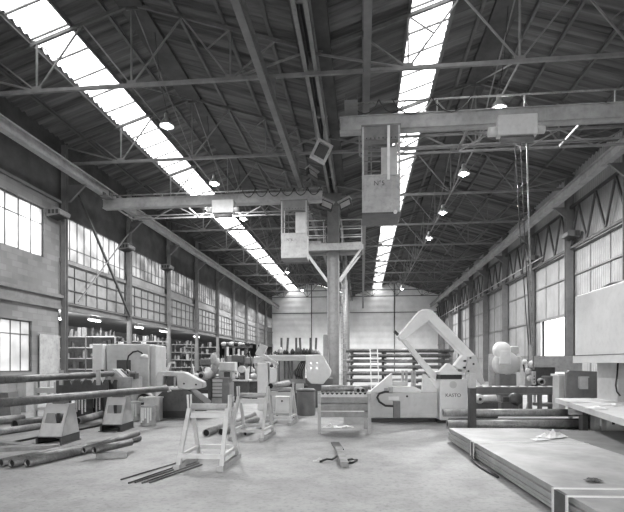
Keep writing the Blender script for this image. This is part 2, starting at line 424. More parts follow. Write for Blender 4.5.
# ------------------------------------------------------------------ trusses
ZB = H+9.32
def truss(xm, hw0, hw1, y, label):
    t = T('roof_truss', label, 'roof truss', (xm, y, ZB), 0, 'roof trusses')
    def tz(x): return ZR-SL*abs(x)-ZB-.24
    xs = [-hw0, -4.9, -3.4, -1.75, 0, 1.75, 3.4, 4.9, hw1]
    bs = [-3.4, 0, 3.4]
    mb = MB()
    mb.bar((-hw0, 0, tz(-hw0)), (0, 0, tz(0)), .09, .11); mb.bar((0, 0, tz(0)), (hw1, 0, tz(hw1)), .09, .11)
    mb.build('top_chord', M_TRUSSD, t)
    MB().bar((-hw0, 0, 0), (hw1, 0, 0), .1, .11).build('bottom_chord', M_TRUSS, t)
    for x in (-3.4, 0, 3.4):
        MB().bar((x, 0, 0), (x, 0, tz(x)), .055).build('vertical', M_TRUSS, t)
    for a, b in ((-hw0, -3.4), (hw1, 3.4)):
        MB().bar((a, 0, tz(a)), (b, 0, 0), .06).build('diagonal', M_TRUSS, t)
    for a, b in ((-3.4, -4.9), (-3.4, -1.75), (0, -1.75), (0, 1.75), (3.4, 1.75), (3.4, 4.9)):
        MB().bar((a, 0, 0), (b, 0, tz(b)), .05).build('diagonal', M_TRUSS, t)
    for a, b, c, d in ((-3.4, tz(-3.4), -2.6, (tz(-1.75))*.48), (3.4, tz(3.4), 2.6, (tz(1.75))*.48)):
        MB().bar((a, 0, b), (c, 0, d), .04).build('diagonal', M_TRUSS, t)
    for x in (-3.4, 0, 3.4): MB().box(x-.16, x+.16, -.03, .03, -.06, .16).build('gusset_plate', M_TRUSS, t)
    MB().box(-.2, .2, -.03, .03, tz(0)-.2, tz(0)+.05).build('gusset_plate', M_TRUSSD, t)
    return t
for k in range(-1, 9):
    y = 21.2+BAY*k
    o = ORD[k+1]
    truss(RL, RL-XL, XC-RL, y, 'steel roof truss of the left nave, %s one from the front' % o)
    truss(RR, RR-XC, XR-RR, y, 'steel roof truss of the right nave, %s one from the front' % o)
# longitudinal bracing between trusses, at the bottom nodes under each ridge
for side, x in (('left', RL), ('right', RR)):
    for k in range(-1, 8):
        ya = 21.2+BAY*k; yb = ya+BAY
        t = T('ridge_bracing', 'thin lengthwise cross bracing below the %s ridge, %s bay from the front' % (side, ORD[k+1]), 'bracing', (x, ya, ZB), 0, 'lengthwise roof bracing')
        hh = ZR-ZB-.3
        MB().bar((0, .0, .05), (0, BAY, hh), .04).build('brace', M_TRUSS, t)
        MB().bar((.05, .0, hh), (.05, BAY, .05), .04).build('brace', M_TRUSS, t)
        MB().bar((0, .0, 0), (0, BAY, 0), .05).build('tie', M_TRUSS, t)

# ------------------------------------------------------------------ valley girder and runway beams
t = T('valley_girder', 'deep twin steel girder running above the central columns under the valley gutter', 'girder', (-1.6, Y0, H+9.425))
for x_ in (-.2, .12): ibeam(MB(), (x_, 0, .3), (x_, Y1-Y0, .3), .13, .6, .03).build('beam', M_COLUMN, t)
for k in range(26): MB().box(-.14, .06, 3*k+.5, 3*k+.62, .1, .5).build('spacer', M_COLUMN2, t)
def hung_runway(x, label):
    t = T('crane_runway', label, 'crane rail', (x, Y0, H+8.3))
    L = Y1-Y0
    ibeam(MB(), (0, 0, .2), (0, L, .2), .2, .4, .04).build('beam', M_RUNWAY, t)
    for k in range(-4, 9):
        y = 21.2+BAY*k-Y0
        MB().box(-.1, .1, y-.05, y+.05, .4, .98).build('hanger', M_COLUMN2, t)
hung_runway(-2.9, 'crane rail hung under the trusses just left of the central columns')
hung_runway(.14, 'crane rail hung under the trusses just right of the central columns')
def side_runway(x, sx, label, m):
    t = T('crane_runway', label, 'crane rail', (x, Y0, H+8.3))
    L = Y1-Y0
    ibeam(MB(), (0, 0, .25), (0, L, .25), .3, .46, .04).build('beam', m, t)
    MB().box(-.04, .04, 0, L, .48, .56).build('rail', M_STEEL, t)
    xw = (XL-x if sx < 0 else XR-x)
    for k in range(-4, 9):
        y = 21.2+BAY*k-Y0
        mb = MB().prism([(0, .02), (xw, .02), (xw, -.75), (xw*.8, -.75)], y-.06, y+.06)
        mb.build('bracket', M_COLUMN2, t)
side_runway(-12.8, -1, 'long pale crane rail along the left wall', M_BEAM)
side_runway(10.2, 1, 'long pale crane rail along the right wall', M_BEAM)

# ------------------------------------------------------------------ columns
def hcol(name, x, y, w, dd, zt, m, label, group=None):
    t = T(name, label, 'column', (x, y, 0), 0, group)
    ibm = MB().box(-w/2, w/2, -dd/2, -dd/2+.03, .03, zt).box(-w/2, w/2, dd/2-.03, dd/2, .03, zt).box(-.02, .02, -dd/2+.03, dd/2-.03, .03, zt)
    ibm.build('shaft', m, t); MB().box(-w*.7, w*.7, -dd*.7, dd*.7, 0, .03).build('base_plate', M_COLUMN2, t)
    return t
for k in range(0, 9):
    y = 21.2+BAY*k-(.4 if k == 0 else 0)
    t = hcol('wall_column', XL+.18, y, .22, .2, H+10.0, M_COLUMN if k else M_COLUMN2, 'grey steel column of the left wall, %s one from the front' % ORD[k], 'left wall columns')
for k in range(0, 9):
    y = 21.2+BAY*k
    hcol('wall_column', XR-.28, y, .34, .3, H+9.9, M_COLUMN2, 'dark steel column of the right wall, %s one from the front' % ORD[k], 'right wall columns')
def bigcol(y, label):
    t = T('central_column', label, 'column', (-1.6, y, 0))
    mb = MB().box(-.32, -.26, -.4, .4, .04, H+9.42).box(.26, .32, -.4, .4, .04, H+9.42).box(-.26, .26, -.33, -.29, .04, H+9.42).box(-.26, .26, .29, .33, .04, H+9.42)
    mb.build('shaft', M_COLUMN, t); MB().box(-.5, .5, -.6, .6, 0, .04).build('base_plate', M_COLUMN2, t)
    MB().prism([(-.5, H+9.42), (.5, H+9.42), (.32, H+8.7), (-.32, H+8.7)], -.41, -.36).build('head_plate', M_COLUMN2, t)
    return t
bigcol(27.0, 'big grey box column in the middle of the hall carrying the platform')
bigcol(50.15, 'big box column standing behind the first central column')

# X bracing in the first glazed bay of the left wall
t = T('wall_bracing', 'crossed steel braces over the first glazed bay of the left wall', 'bracing', (XL+.38, 21.4, H+2.6))
MB().bar((0, 0, 5.6), (0, 5.3, .1), .1, .1).build('brace', M_DARKP, t)
MB().bar((.1, 0, .3), (.1, 5.4, 5.3), .05, .05).build('brace', M_MID, t)

# lattice girder of the right wall
def wall_lattice():
    for k in range(-1, 9):
        ya = 21.2+BAY*k; yb = ya+BAY
        t = T('wall_lattice_girder', 'dark lattice girder high on the right wall, %s bay from the front' % ORD[k+1], 'lattice girder', (XR-.25, ya, H+6.1), 0, 'lattice girders of the right wall')
        MB().bar((0, .16, 0), (0, BAY-.16, 0), .12, .12).build('bottom_chord', M_DARKP, t)
        MB().bar((0, .16, 2.15), (0, BAY-.16, 2.15), .12, .12).build('top_chord', M_DARKP, t)
        n = 6
        for i in range(n):
            a = .16+(BAY-.32)*i/n; b = .16+(BAY-.32)*(i+1)/n
            MB().bar((0, a, .06 if i % 2 == 0 else 2.1), (0, b, 2.1 if i % 2 == 0 else .06), .09).build('diagonal', M_DARKP, t)
wall_lattice()
# light festoon conduit along the right wall
solo('wall_conduit', MB().tube((XR-.55, 30, H+6.35), (XR-.55, 73, H+6.35), .035, 8), M_PALE, 'thin pale conduit running below the crane rail on the right wall', 'conduit')

# wall floodlights: louvred boxes
def wall_box_light():
    t = T('wall_lamp', 'x', 'wall lamp', (0,0,0), 0, 'wall lamps')
    MB().prism([(0, 0), (.62, .1), (.66, .26), (.5, .38), (0, .34)], -.38, .38).build('housing', M_MID, t)
    mb = MB()
    for i in range(3): mb.box(.08+.18*i, .2+.18*i, -.395, -.38, .1, .28)
    mb.build('louvres', M_BLACK, t)
    MB().prism([(.08, -.02), (.55, .06), (.55, .1), (.08, .02)], -.3, .3).build('lens', M_BLACK, t)
    MB().box(.1, .3, .38, .5, .05, .3).build('bracket', M_DARKP, t)
    return t
wl = wall_box_light(); wl.location = (XL+.03, 20.1, H+6.45); wl['label'] = 'boxy wall lamp on the left wall where the blockwork ends'
dup(wl, (XL+.03, 26.35, H+6.45), 0, 'boxy wall lamp on the second column of the left wall')
dup(wl, (XL+.03, 32.15, H+6.45), 0, 'boxy wall lamp on the third column of the left wall')
dup(wl, (XR-.12, 26.35, H+6.5), PI, 'boxy wall lamp on the second column of the right wall')
dup(wl, (XR-.12, 32.15, H+6.5), PI, 'boxy wall lamp on the third column of the right wall')

# ------------------------------------------------------------------ high bay lamps
def bay_lamp():
    t = T('high_bay_lamp', 'x', 'lamp', (0,0,0), 0, 'high bay lamps')
    MB().lathe([(.05, .5), (.09, .48), (.1, .3), (.16, .24), (.27, .02), (.28, 0), (.26, .01), (.14, .22), (.05, .26)], (0,0,0), 16).build('reflector', M_STEEL, t)
    MB().sphere((0, 0, .03), .13).build('bulb', M_BULB, t)
    MB().bar((0, 0, .48), (0, 0, .62), .03).build('hook', M_BLACK, t)
    return t
bl = bay_lamp(); first = True
def lamp_light(loc, e=4000):
    l = bpy.data.lights.new('lamp_light', 'SPOT'); l.energy = e; l.spot_size = 2.9; l.spot_blend = .5; l.shadow_soft_size = .25
    o = bpy.data.objects.new('lamp_light', l); COL.objects.link(o); o.location = loc
for side, x, ks in (('left', RL+.35, (0, 1, 2, 5, 7)), ('right', RR-.05, (0, 1, 2, 3, 7))):
    for n, k in enumerate(ks):
        loc = (x, 17.5+5.9*k, H+8.95)
        lamp_light((loc[0], loc[1], loc[2]-.15), 4000 if k < 5 else 9000)
        lab = 'lit high bay lamp of the %s nave, %s one from the front' % (side, ORD[n])
        if first: bl.location = loc; bl['label'] = lab; first = False
        else: dup(bl, loc, None, lab)
        tr = 21.2+BAY*round((loc[1]-21.2)/BAY)
        solo('lamp_cable', MB().path([(loc[0], loc[1], loc[2]+.6), (loc[0], (loc[1]*.7+tr*.3), loc[2]+1.4), (loc[0], (loc[1]+tr)/2, ZR-.5)], .012, 5), M_BLACK,
             'thin cable holding the %s high bay lamp of the %s nave' % (ORD[n], side), 'cable', 'lamp cables')

# ------------------------------------------------------------------ travelling cranes
def crane(y, x0, x1, label, zc=7.3, m=M_BEAM):
    t = T('travelling_crane', label, 'crane', (x0, y, H+zc))
    W = x1-x0; top = 8.28-zc
    mb = MB().box(0, W, -.16, -.13, 0, .46).box(0, W, .13, .16, 0, .46).box(-.02, W+.02, -.2, .2, .43, .46).box(-.02, W+.02, -.2, .2, 0, .03)
    n = int(W/1.2)
    mb.build('girder', m, t)
    # stiffener seams
    for i in range(1, n): MB().box(W*i/n-.012, W*i/n+.012, -.175, -.16, .04, .42).build('stiffener', m, t)
    # end carriages
    for s_, xx in ((0, .35), (1, W-.35)):
        MB().box(xx-.2, xx+.2, -.7, .7, .47, top-.3).build('end_carriage', M_COLUMN2, t)
        for u, v in ((-.16, -.35), (.16, -.35), (-.16, .35), (.16, .35)):
            MB().box(xx+u-.02, xx+u+.02, v-.14, v+.14, top-.3, top).build('hanger_plate', M_DARKP, t)
    # lattice walkway beam behind
    L = MB().bar((.6, 1.7, .0), (W-.6, 1.7, .0), .07).bar((.6, 1.7, .6), (W-.6, 1.7, .6), .07).bar((.6, 1.2, 0), (W-.6, 1.2, 0), .05)
    L.build('lattice_chords', M_TRUSS, t)
    n = int((W-1.2)/1.1); a = .6
    st = (W-1.2)/n
    for i in range(n):
        q = MB().bar((a+st*i, 1.7, 0 if i % 2 else .6), (a+st*(i+1), 1.7, .6 if i % 2 else 0), .045); q.build('lattice_brace', M_TRUSS, t)
        if i % 3 == 0: MB().bar((a+st*i, .2, .02), (a+st*i, 1.7, .02), .06).build('cross_tie', M_TRUSS, t)
    # festoon rail and cable loops
    rh = min(.88, top-.08); rail = MB().tube((.2, -.1, rh), (W, -.1, rh), .03, 8)
    rail.build('festoon_rail', M_PIPEL, t)
    for i in range(int(W/2.6)+1): MB().bar((.4+2.6*i, -.1, .44), (.4+2.6*i, -.1, rh), .04).build('rail_post', M_PIPEL, t)
    return t
def loops(t, x0, n, w, drop, z=.86):
    for i in range(n):
        pts = [(x0+w*(i+q/8), -.3, z-drop*math.sin(PI*q/8)**.7) for q in range(9)]
        MB().path(pts, .018, 6).build('cable_loop', M_RUBBER, t)
def hoist(t, x, w):
    h = MB().box(x-w/2, x+w/2, -.46, -.18, -.5, .12).build('hoist_trolley', M_LIGHT, t, bevel=.03)
    MB().tube((x-w/2-.25, -.33, -.33), (x-w/2, -.33, -.33), .14, 12).build('hoist_motor', M_LIGHT, h)
    MB().tube((x+w/2, -.33, -.33), (x+w/2+.22, -.33, -.33), .12, 12).build('hoist_motor', M_LIGHT, h)
    MB().tube((x-w/2+.1, -.33, -.6), (x+w/2-.1, -.33, -.6), .1, 12).build('rope_drum', M_MID, h)
    return h
def crane_cab(name, label, loc, w, dp, lines):
    """driver's cab: closed lower box, open upper frame, hung from the crane"""
    t = T(name, label, 'crane cab', loc)
    zb, zp, zt = 0, 1.1, 2.62
    MB().box(0, w, 0, .03, zb, zp).box(0, .03, .03, dp, zb, zp).box(w-.03, w, .03, dp, zb, zp).box(.03, w-.03, dp-.03, dp, zb, zp).build('body', M_PALE, t)
    MB().box(0, w, .0, dp, -.05, .0).build('floor_plate', M_DARKP, t)
    for x in (.03, w-.03):
        for y in (.03, dp-.03): MB().box(x-.03, x+.03, y-.03, y+.03, zp, zt).build('post', M_PALE, t)
    MB().box(-.02, w+.02, -.02, dp+.02, zt, zt+.05).build('roof', M_MID, t)
    MB().box(.06, w-.06, 0, .05, zt-.42, zt).build('bolted_plate', M_MID, t)
    mb = MB()
    for i in range(8): mb.sphere((.14+i*(w-.28)/7, -.005, zt-.36), .02, 8)
    mb.build('bolts', M_BLACK, t)
    MB().box(w*.52, w-.05, dp*.45, dp*.45+.03, zp+.05, zt-.42).build('window_pane', M_LIGHT, t)
    MB().bar((.03, 0, zp+.02), (w-.03, 0, zp+.02), .04).build('top_rail', M_PALE, t)
    mb = MB()
    for z in (1.45, 1.75): mb.bar((.05, dp*.4, z), (w*.5, dp*.4, z), .03)
    mb.bar((w*.25, dp*.4, 1.2), (w*.25, dp*.4, 2.2), .03); mb.build('inner_frame', M_MID, t)
    return t
def text(body, size, loc, rot, m, parent, name='lettering'):
    cu = bpy.data.curves.new(name, 'FONT'); cu.body = body; cu.size = size; cu.extrude = .002; cu.align_x = 'CENTER'
    tmp = bpy.data.objects.new(name, cu); COL.objects.link(tmp)
    dg = bpy.context.evaluated_depsgraph_get(); me = bpy.data.meshes.new_from_object(tmp.evaluated_get(dg))
    bpy.data.objects.remove(tmp); me.name = name
    me.materials.clear(); me.materials.append(m)
    o = bpy.data.objects.new(name, me); COL.objects.link(o); o.location = loc; o.rotation_euler = rot
    if parent: o.parent = parent
    return o

cr = crane(15.3, -.68, 10.6, 'pale box girder crane spanning the right nave overhead')
loops(cr, .35, 2, .85, .42); loops(cr, 1.6, 2, 1.2, .5); hoist(cr, 5.3, 1.15)
cr2 = crane(22.5, -12.63, -1.87, 'pale box girder crane spanning the left nave overhead', 7.58)
loops(cr2, 7.0, 6, .62, .36, .6); hoist(cr2, 6.1, 1.05)
cab = crane_cab('crane_cab', "driver's cab hanging under the right crane beside the bright skylight", (0.0, 14.72, H+4.58), 1.15, 1.2, 0)
text('N°5', .2, (.52, -.004, .82), (PI/2, 0, 0), M_DARKP, cab)
MB().box(.76, .84, -.07, -.0, .98, 2.6).build('tube_lamp', M_WHITE, cab)
MB().sphere((1.0, -.05, -.02), .06).build('signal_lamp', M_WHITE, cab)
cab2 = crane_cab('crane_cab', "driver's cab hanging under the left crane next to the column platform", (-3.72, 21.9, H+4.85), 1.2, .8, 0)
text('N°6', .17, (.4, -.004, .78), (PI/2, 0, 0), M_DARKP, cab2)
# hanging ropes and pendant of the right hoist
for i, (xa, xb) in enumerate(((4.55, 4.95), (4.72, 5.02), (4.9, 5.1))):
    solo('hoist_cable', MB().path([(xa, 14.95, H+6.8), ((xa+xb)/2-.02, 14.95, H+3.6), (xb, 14.95, 2.2 if i < 2 else 1.45)], .014+.01*(i == 2), 6), M_PIPEL if i == 2 else M_DARKP,
         ('thick pale pendant cable hanging from the right crane hoist', 'leftmost thin rope hanging from the right crane hoist', 'middle thin rope hanging from the right crane hoist')[(i+1) % 3], 'cable', 'hoist cables')
t = T('pendant_control', 'small pendant control hanging at the end of the right crane cable', 'crane control', (5.1, 14.95, 1.0))
MB().box(-.05, .05, -.05, .05, 0, .4).build('body', M_PALE, t, bevel=.01)
for z in (.08, .17, .26): MB().sphere((0, -.05, z), .02, 8).build('button', M_BLACK, t)

# ------------------------------------------------------------------ platform round the column
t = T('column_platform', 'railed maintenance platform bolted around the first central column', 'platform', (-1.6, 27.0, H+6.36))
MB().box(-1.6, -.34, -.62, .62, .0, .07).box(.34, 1.6, -.62, .62, 0, .07).box(-.34, .34, -.62, -.42, 0, .07).box(-.34, .34, .42, .62, 0, .07).build('deck', M_MID, t)
MB().box(-1.62, 1.62, -.68, -.62, -.16, .22).box(-1.68, -1.62, -.68, .68, -.16, .12).box(1.62, 1.68, -.68, .68, -.16, .12).box(-1.62, 1.62, .62, .68, -.16, .12).build('edge_channel', M_PALE, t)
for s_ in (-1, 1):
    for yy in (-.6, .6): MB().bar((s_*1.55, yy, -.12), (s_*.34, yy*.5, -1.75), .1).build('strut', M_LIGHT, t)
for s_ in (-1, 1):
    for y_ in (-.62, .62):
        for x_ in (1.58, .5): MB().tube((s_*x_, y_, .07), (s_*x_, y_, 1.5), .03, 8).build('rail_post', M_PALE, t)
        for z in (.55, 1.0, 1.5): MB().tube((s_*1.58, y_, z), (s_*.42, y_, z), .03, 8).build('guard_rail', M_LIGHT, t)
    for z in (.55, 1.0, 1.5): MB().tube((s_*1.58, -.62, z), (s_*1.58, .62, z), .03, 8).build('guard_rail', M_LIGHT, t)
solo('equipment_box', MB().box(-.55, .3, -.2, .2, 0, .35), M_PALE, 'low pale box standing on the left side of the column platform', 'box', None, (-2.55, 26.75, H+6.432))
def floodlight():
    t = T('floodlight', 'x', 'floodlight', (0,0,0), 0, 'column floodlights')
    b = MB().prism([(-.36, 0), (.36, 0), (.33, .46), (-.33, .46)], 0, .16); b.build('housing', M_DARKP, t)
    MB().box(-.28, .28, -.02, 0, .08, .38).build('glass', M_LIGHT, t)
    MB().prism([(-.38, .46), (.38, .46), (.36, .52), (-.36, .52)], -.14, .2).build('visor', M_PALE, t)
    MB().bar((0, .16, .15), (0, .5, .15), .06).build('arm', M_BLACK, t)
    return t
fl = floodlight(); fl.location = (-1.95, 26.0, H+8.4); fl.rotation_euler = (-.2, .3, .4); fl['label'] = 'floodlight tilted on the left face of the first central column'
f2 = dup(fl, (-.86, 26.0, H+8.4), None, 'floodlight tilted on the right face of the first central column'); f2.rotation_euler = (-.2, -.3, -.4)
f3 = dup(fl, (-2.3, 25.3, H+8.35), None, 'floodlight beside the upper left of the first central column'); f3.rotation_euler = (-.4, .2, .9)
f3.location = P(314, 177, 24.0)
# square floodlight hanging from the valley girder
t = T('square_floodlight', 'square frame floodlight hanging from the valley girder above the cranes', 'floodlight', P(318, 158, 18.0)); t.rotation_euler = (.15, .45, .25)
MB().ringplate([(-.3, -.1), (.32, -.1), (.32, .62), (-.3, .62)], [(-.2, 0), (.22, 0), (.22, .52), (-.2, .52)], -.14, .14).build('housing', M_PALE, t)
MB().box(-.2, .22, .0, .03, 0, .52).build('glass', M_DARKP, t)
MB().bar((-.05, 0, .62), (-.3, 0, 1.1), .08).bar((-.3, 0, 1.1), (-.36, 0, 1.5), .04).build('arm', M_MID, t)
solo('hanging_conduit', MB().bar(P(317, 142, 18), P(311, 100, 18), .06), M_MID, 'thin rod the square floodlight hangs from beside the valley girder', 'conduit')
# cable drop next to column
solo('downpipe', MB().tube(P(344.5, 257, 36), (P(344.5, 257, 36).x, P(344.5, 257, 36).y, 0), .16, 12), M_PIPEL, 'pale vertical pipe between the two central columns', 'pipe')
t = T('column_ladder', 'narrow vertical ladder on the far side of the first central column', 'ladder', (-1.02, 27.6, 0))
for x in (-.17, .17): MB().bar((x, 0, 0), (x, 0, 6.4), .045).build('stile', M_PALE, t)
for i in range(20): MB().bar((-.17, 0, .3+.31*i), (.17, 0, .3+.31*i), .03).build('rung', M_PALE, t)
# ------------------------------------------------------------------ things on the floor
class Fr:
    """maps photo pixels at one depth to a thing's own x/z plane; y runs away from the viewer"""
    def __init__(s, px0, d):
        s.px0 = px0; s.d = d; s.s = d/F; o = P(px0, 363, d); s.loc = (o.x, o.y, 0); s.rz = TH
    def x(s, px): return (px-s.px0)*s.s
    def z(s, py): return H+(363-py)*s.s
    def p(s, *pts): return [(s.x(a), s.z(b)) for a, b in pts]
def dfoot(y): return F*H/(y-363)

# ---- trestles with a roller
def make_trestle():
    t = T('roller_trestle', 'x', 'trestle', (0,0,0), 0, 'roller trestles')
    w = .345; L = .55
    for s_ in (-1, 1):
        MB().box(s_*w-.045, s_*w-.03, -L, L, 0, .07).box(s_*w+.03, s_*w+.045, -L, L, 0, .07).box(s_*w-.045, s_*w+.045, -L, L, 0, .012).build('runner', M_PALE, t)
        for q in (-1, 1):
            MB().bar((s_*w, q*(L-.06), .02), (s_*w*.92, q*.07, .9), .065, .05).build('leg', M_LIGHT, t)
            MB().bar((s_*w*.97-.0, q*.06, .86), (s_*w*1.0, q*.075, 1.13), .028, .02).build('guide_pin', M_LIGHT, t)
        MB().bar((s_*w*.98, -.44, .2), (s_*w*.98, .44, .2), .05, .05).build('side_rail', M_LIGHT, t)
        MB().box(s_*w-.05, s_*w+.05, -L-.02, -L+.02, .0, .075).build('foot_plate', M_PALE, t)
    for q in (-1, 1):
        MB().bar((-w, q*.44, .2), (w, q*.44, .2), .05, .07).build('lower_bar', M_LIGHT, t)
        MB().bar((-w, q*.075, .8), (w, q*.075, .8), .04, .09).build('upper_bar', M_LIGHT, t)
    MB().tube((-w+.05, 0, .93), (w-.05, 0, .93), .055, 16).build('roller', M_PALE, t)
    return t
tr = make_trestle()
q = P(209.5, 463, 7.9); tr.location = (q.x, q.y, 0); tr.rotation_euler.z = -.0; tr['label'] = 'pale steel trestle with a roller top standing nearest, in the left foreground'
q = P(253, 437, 10.7); dup(tr, (q.x, q.y, 0), -.06, 'roller trestle standing behind the nearest trestle, pipes lying behind it')
q = P(281, 422, 13.2); dup(tr, (q.x, q.y, 0), -.05, 'roller trestle furthest back, holding a short pipe beside the pale control box')

# ---- pipes
def pipe(a, b, r, label, group=None, m=None, wall=.012, n=16, name='steel_pipe', cat='pipe'):
    a = Vector(a); b = Vector(b); c = (a+b)/2
    o = solo(name, MB().tube(a-c, b-c, r, n, wall=wall), m or M_PIPE, label, cat, group, c)
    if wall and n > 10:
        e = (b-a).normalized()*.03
        MB().tube(a-c+e, b-c-e, r-wall-.001, n).build('bore_shade', M_BORE_SHADE, o, label='near black plug standing in for the shade inside the pipe')  # solid recessed plug, its dark colour replaces the shade of a long bore
    return o
def gpt(px, py, z): return G(px, py, z)
a = P(0, 403, 8.2); b = P(166, 388.3, 13.0); dirn = (b-a).normalized()
pipe(a-dirn*2.2, b, .082, 'long dark pipe lying on the two pedestals and running into the bender')
a = P(0, 380, 9.6); b = P(112, 373.6, 14.0); dirn = (b-a).normalized()
pipe(a-dirn*1.5, b, .082, 'long upper pipe lying in the dark notched rack at left')
# floor pipes at lower left, parallel group
z = .07
A3 = gpt(27, 463, z); B3 = gpt(139, 438, z)
pipe(A3, B3, .07, 'longest pipe on the floor in front of the nearest pedestal')
d3 = (B3-A3).normalized()
A2 = A3+Vector((-.21, .0, 0))-d3*.06; pipe(A2, A2+d3*1.5, .07, 'short floor pipe with its open end touching the longest floor pipe')
A1 = A2+Vector((-.2, 0.02, 0))-d3*.0; pipe(A1, A1+d3*1.6, .07, 'outermost of the floor pipes in the bottom left corner')
A4 = gpt(94, 450.3, .17); B4 = P(131, 446.5, 8.85); pipe(A4, Vector((B4.x, B4.y, .19)), .065, 'short pipe propped on the timber block near the pedestals')
A5 = gpt(83.5, 450.5, .16); B5 = gpt(138, 436.5, .23); pipe(A5, Vector((B5.x, B5.y, .3)), .06, 'pipe with its open end showing, laid over the longest floor pipe')
solo('timber_block', MB().box(-.25, .25, -.07, .07, 0, .1), M_WOOD, 'short timber block under the propped pipe end', 'timber', None, gpt(112, 458, 0)-Vector((0,0,0)), .35, bevel=.01)
# pipes behind the pedestals at far left
a = gpt(14.5, 424.5, .12); b = gpt(62, 417, .12); pipe(a, b, .11, 'wide pipe with a dark open end just left of the nearest pedestal')
a = gpt(-30, 423, .12); b = gpt(24, 418, .12); pipe(a, b, .11, 'pipe on the floor at the left edge, behind the wide open pipe', m=M_PIPEL)
a = gpt(-30, 436, .08); b = gpt(40, 426, .08); pipe(a, b, .08, 'pale floor pipe at the left edge in front of the wide open pipe', m=M_PIPEL)
a = gpt(77, 421, .1); b = gpt(102, 414, .1); pipe(a, b, .1, 'short pipe lying on the floor between the two pedestals', m=M_PIPEL)
pts = [(-40, 454), (37, 442)]
solo('floor_rail', MB().bar(G(-60, 456, .02), G(100, 425.5, .02), .05, .04), M_BLACK, 'dark flat bar on the floor passing beside the pedestals', 'bar')
# boards near first pedestal
for i, (px, py, w, l, rz_) in enumerate(((30, 449, .5, .28, .5), (14, 446, .45, .2, -.3))):
    solo('scrap_board', MB().box(-w, w, -l/2, l/2, 0, .07), M_WOOD, ('light broken board lying against the foot of the nearest pedestal', 'small scrap board at the left edge near the floor pipes')[i], 'board', None, G(px, py, 0), rz_)

# pipes behind the trestles
a = gpt(206, 433, .08); b = gpt(254, 414.5, .08); pipe(a, b, .085, 'pipe on the floor behind the nearest trestle, its open end furthest left', m=M_PIPEL)
a = gpt(221, 432, .08); b = gpt(257, 419, .08); pipe(a, b, .085, 'pipe on the floor seen between the first and second trestles', m=M_PIPEL)
a = gpt(245, 434, .05); b = gpt(276, 421, .05); pipe(a, b, .05, 'thin pipe lying inside the second trestle', m=M_PIPEL)
# short pipe held by the far trestle
a = P(270.5, 386, 12.2); b = P(288, 383, 14.1)
pipe(a, b, .08, 'pale pipe with dark open end resting on the furthest trestle', m=M_PIPEL, wall=.014)
# rods
for i, (x0, y0, x1, y1) in enumerate(((121, 479.5, 186, 460), (128.5, 483, 192, 461), (135, 482.5, 196, 462), (142, 483, 199, 463), (149.5, 482.5, 202, 464.5))):
    pipe(G(x0, y0, .013), G(x1, y1, .013), .011, ['leftmost', 'second from left', 'middle', 'second from right', 'rightmost'][i]+' of the five thin rods fanned out by the nearest trestle', 'thin rods on the floor', M_RUST, 0, 8, 'steel_rod', 'rod')

# ---- pedestals
def pedestal(px, fy, label, rz, sc=1.0):
    d = dfoot(fy); o = P(px, fy, d)
    t = T('pipe_pedestal', label, 'pedestal', (o.x, o.y, 0), rz, 'pipe pedestals')
    W0, W1, h0, h1 = .24, .2, .17, .8
    def fx(z, s): return s*(W0+(W1-W0)*(z-h0)/(h1-h0))
    zs = [h0, .42, .62, h1]
    def quad(): return [(fx(h0, -1)-.02, h0), (fx(h0, 1), h0), (W1-.01, h1), (-W1+.05, h1)]
    lean = .3
    body = MB(); body.ringplate([(-W0, h0), (W0, h0), (W0, h1), (-W0, h1)], [(-.18, .42), (.17, .42), (.17, .62), (-.18, .62)], 0, .02)
    body.v = [(x, y+lean*(z_-h0)/(h1-h0), z_) for x, y, z_ in body.v]
    for xx in (W0-.02, -W0): body.prism([(.0, h0), (.72, h0), (.52, h1), (lean, h1)], xx, xx+.02, 'yz')
    body.box(-W0, W0, lean, .52, h1-.015, h1)
    body.build('housing', M_LIGHT, t)
    MB().box(-W0-.04, -W0+.0, -.02, .74, 0, h0).box(W0-.04, W0+.0, -.02, .74, 0, h0).box(-W0-.04, W0, .7, .74, 0, h0).box(-W0-.04, W0, -.02, .74, h0-.02, h0).box(-W0-.07, -W0+.06, -.05, .74, 0, .015).box(W0-.1, W0+.03, -.05, .74, 0, .015).build('base_channel', M_DARKP, t)
    MB().prism([(-.13, h1), (.13, h1), (.13, h1+.075), (.05, h1+.05), (-.05, h1+.05), (-.13, h1+.075)], .33, .5).build('saddle', M_MID, t)
    return t
pedestal(50, 445, 'nearest trapezoid steel pedestal with a window cutout carrying the long dark pipe', TH)
pedestal(112, 431.5, 'second steel pedestal with a window cutout, standing in front of the drums', TH)

# ---- notched rack at left with uprights
f = Fr(81, 13.0)
t = T('notched_rack', 'dark rack with a row of V notches under the upper pipe', 'rack', f.loc, f.rz)
poly = f.p((56, 392), (107, 389))
n = 5; x0, x1 = f.x(56), f.x(108); zt = f.z(380.5); zb = f.z(393)
pl = [(x0, zb), (x1, zb)]
xs = []
for i in range(n):
    a = x1-(x1-x0)*i/n; b = x1-(x1-x0)*(i+1)/n; w = a-b
    xs += [(a, zt), (a-w*.3, zt), (a-w*.5, zt-.12), (a-w*.7, zt)]
pl += xs+[(x0, zt)]
MB().prism(pl, 0, .05).build('notched_plate', M_DARKP, t); MB().prism(pl, .6, .65).build('notched_plate', M_DARKP, t)
for px in (62, 99):
    MB().box(f.x(px)-.05, f.x(px)+.05, -.06, -.0, f.z(385), f.z(370)).build('stop_post', M_PALE, t)
for px in (58, 106):
    for yy in (.0, .6): MB().box(f.x(px)-.04, f.x(px)+.04, yy, yy+.05, 0, f.z(392)).build('leg', M_DARKP, t)
MB().box(x0, x1, .05, .6, zb, zb+.04).build('tray', M_DARKP, t)
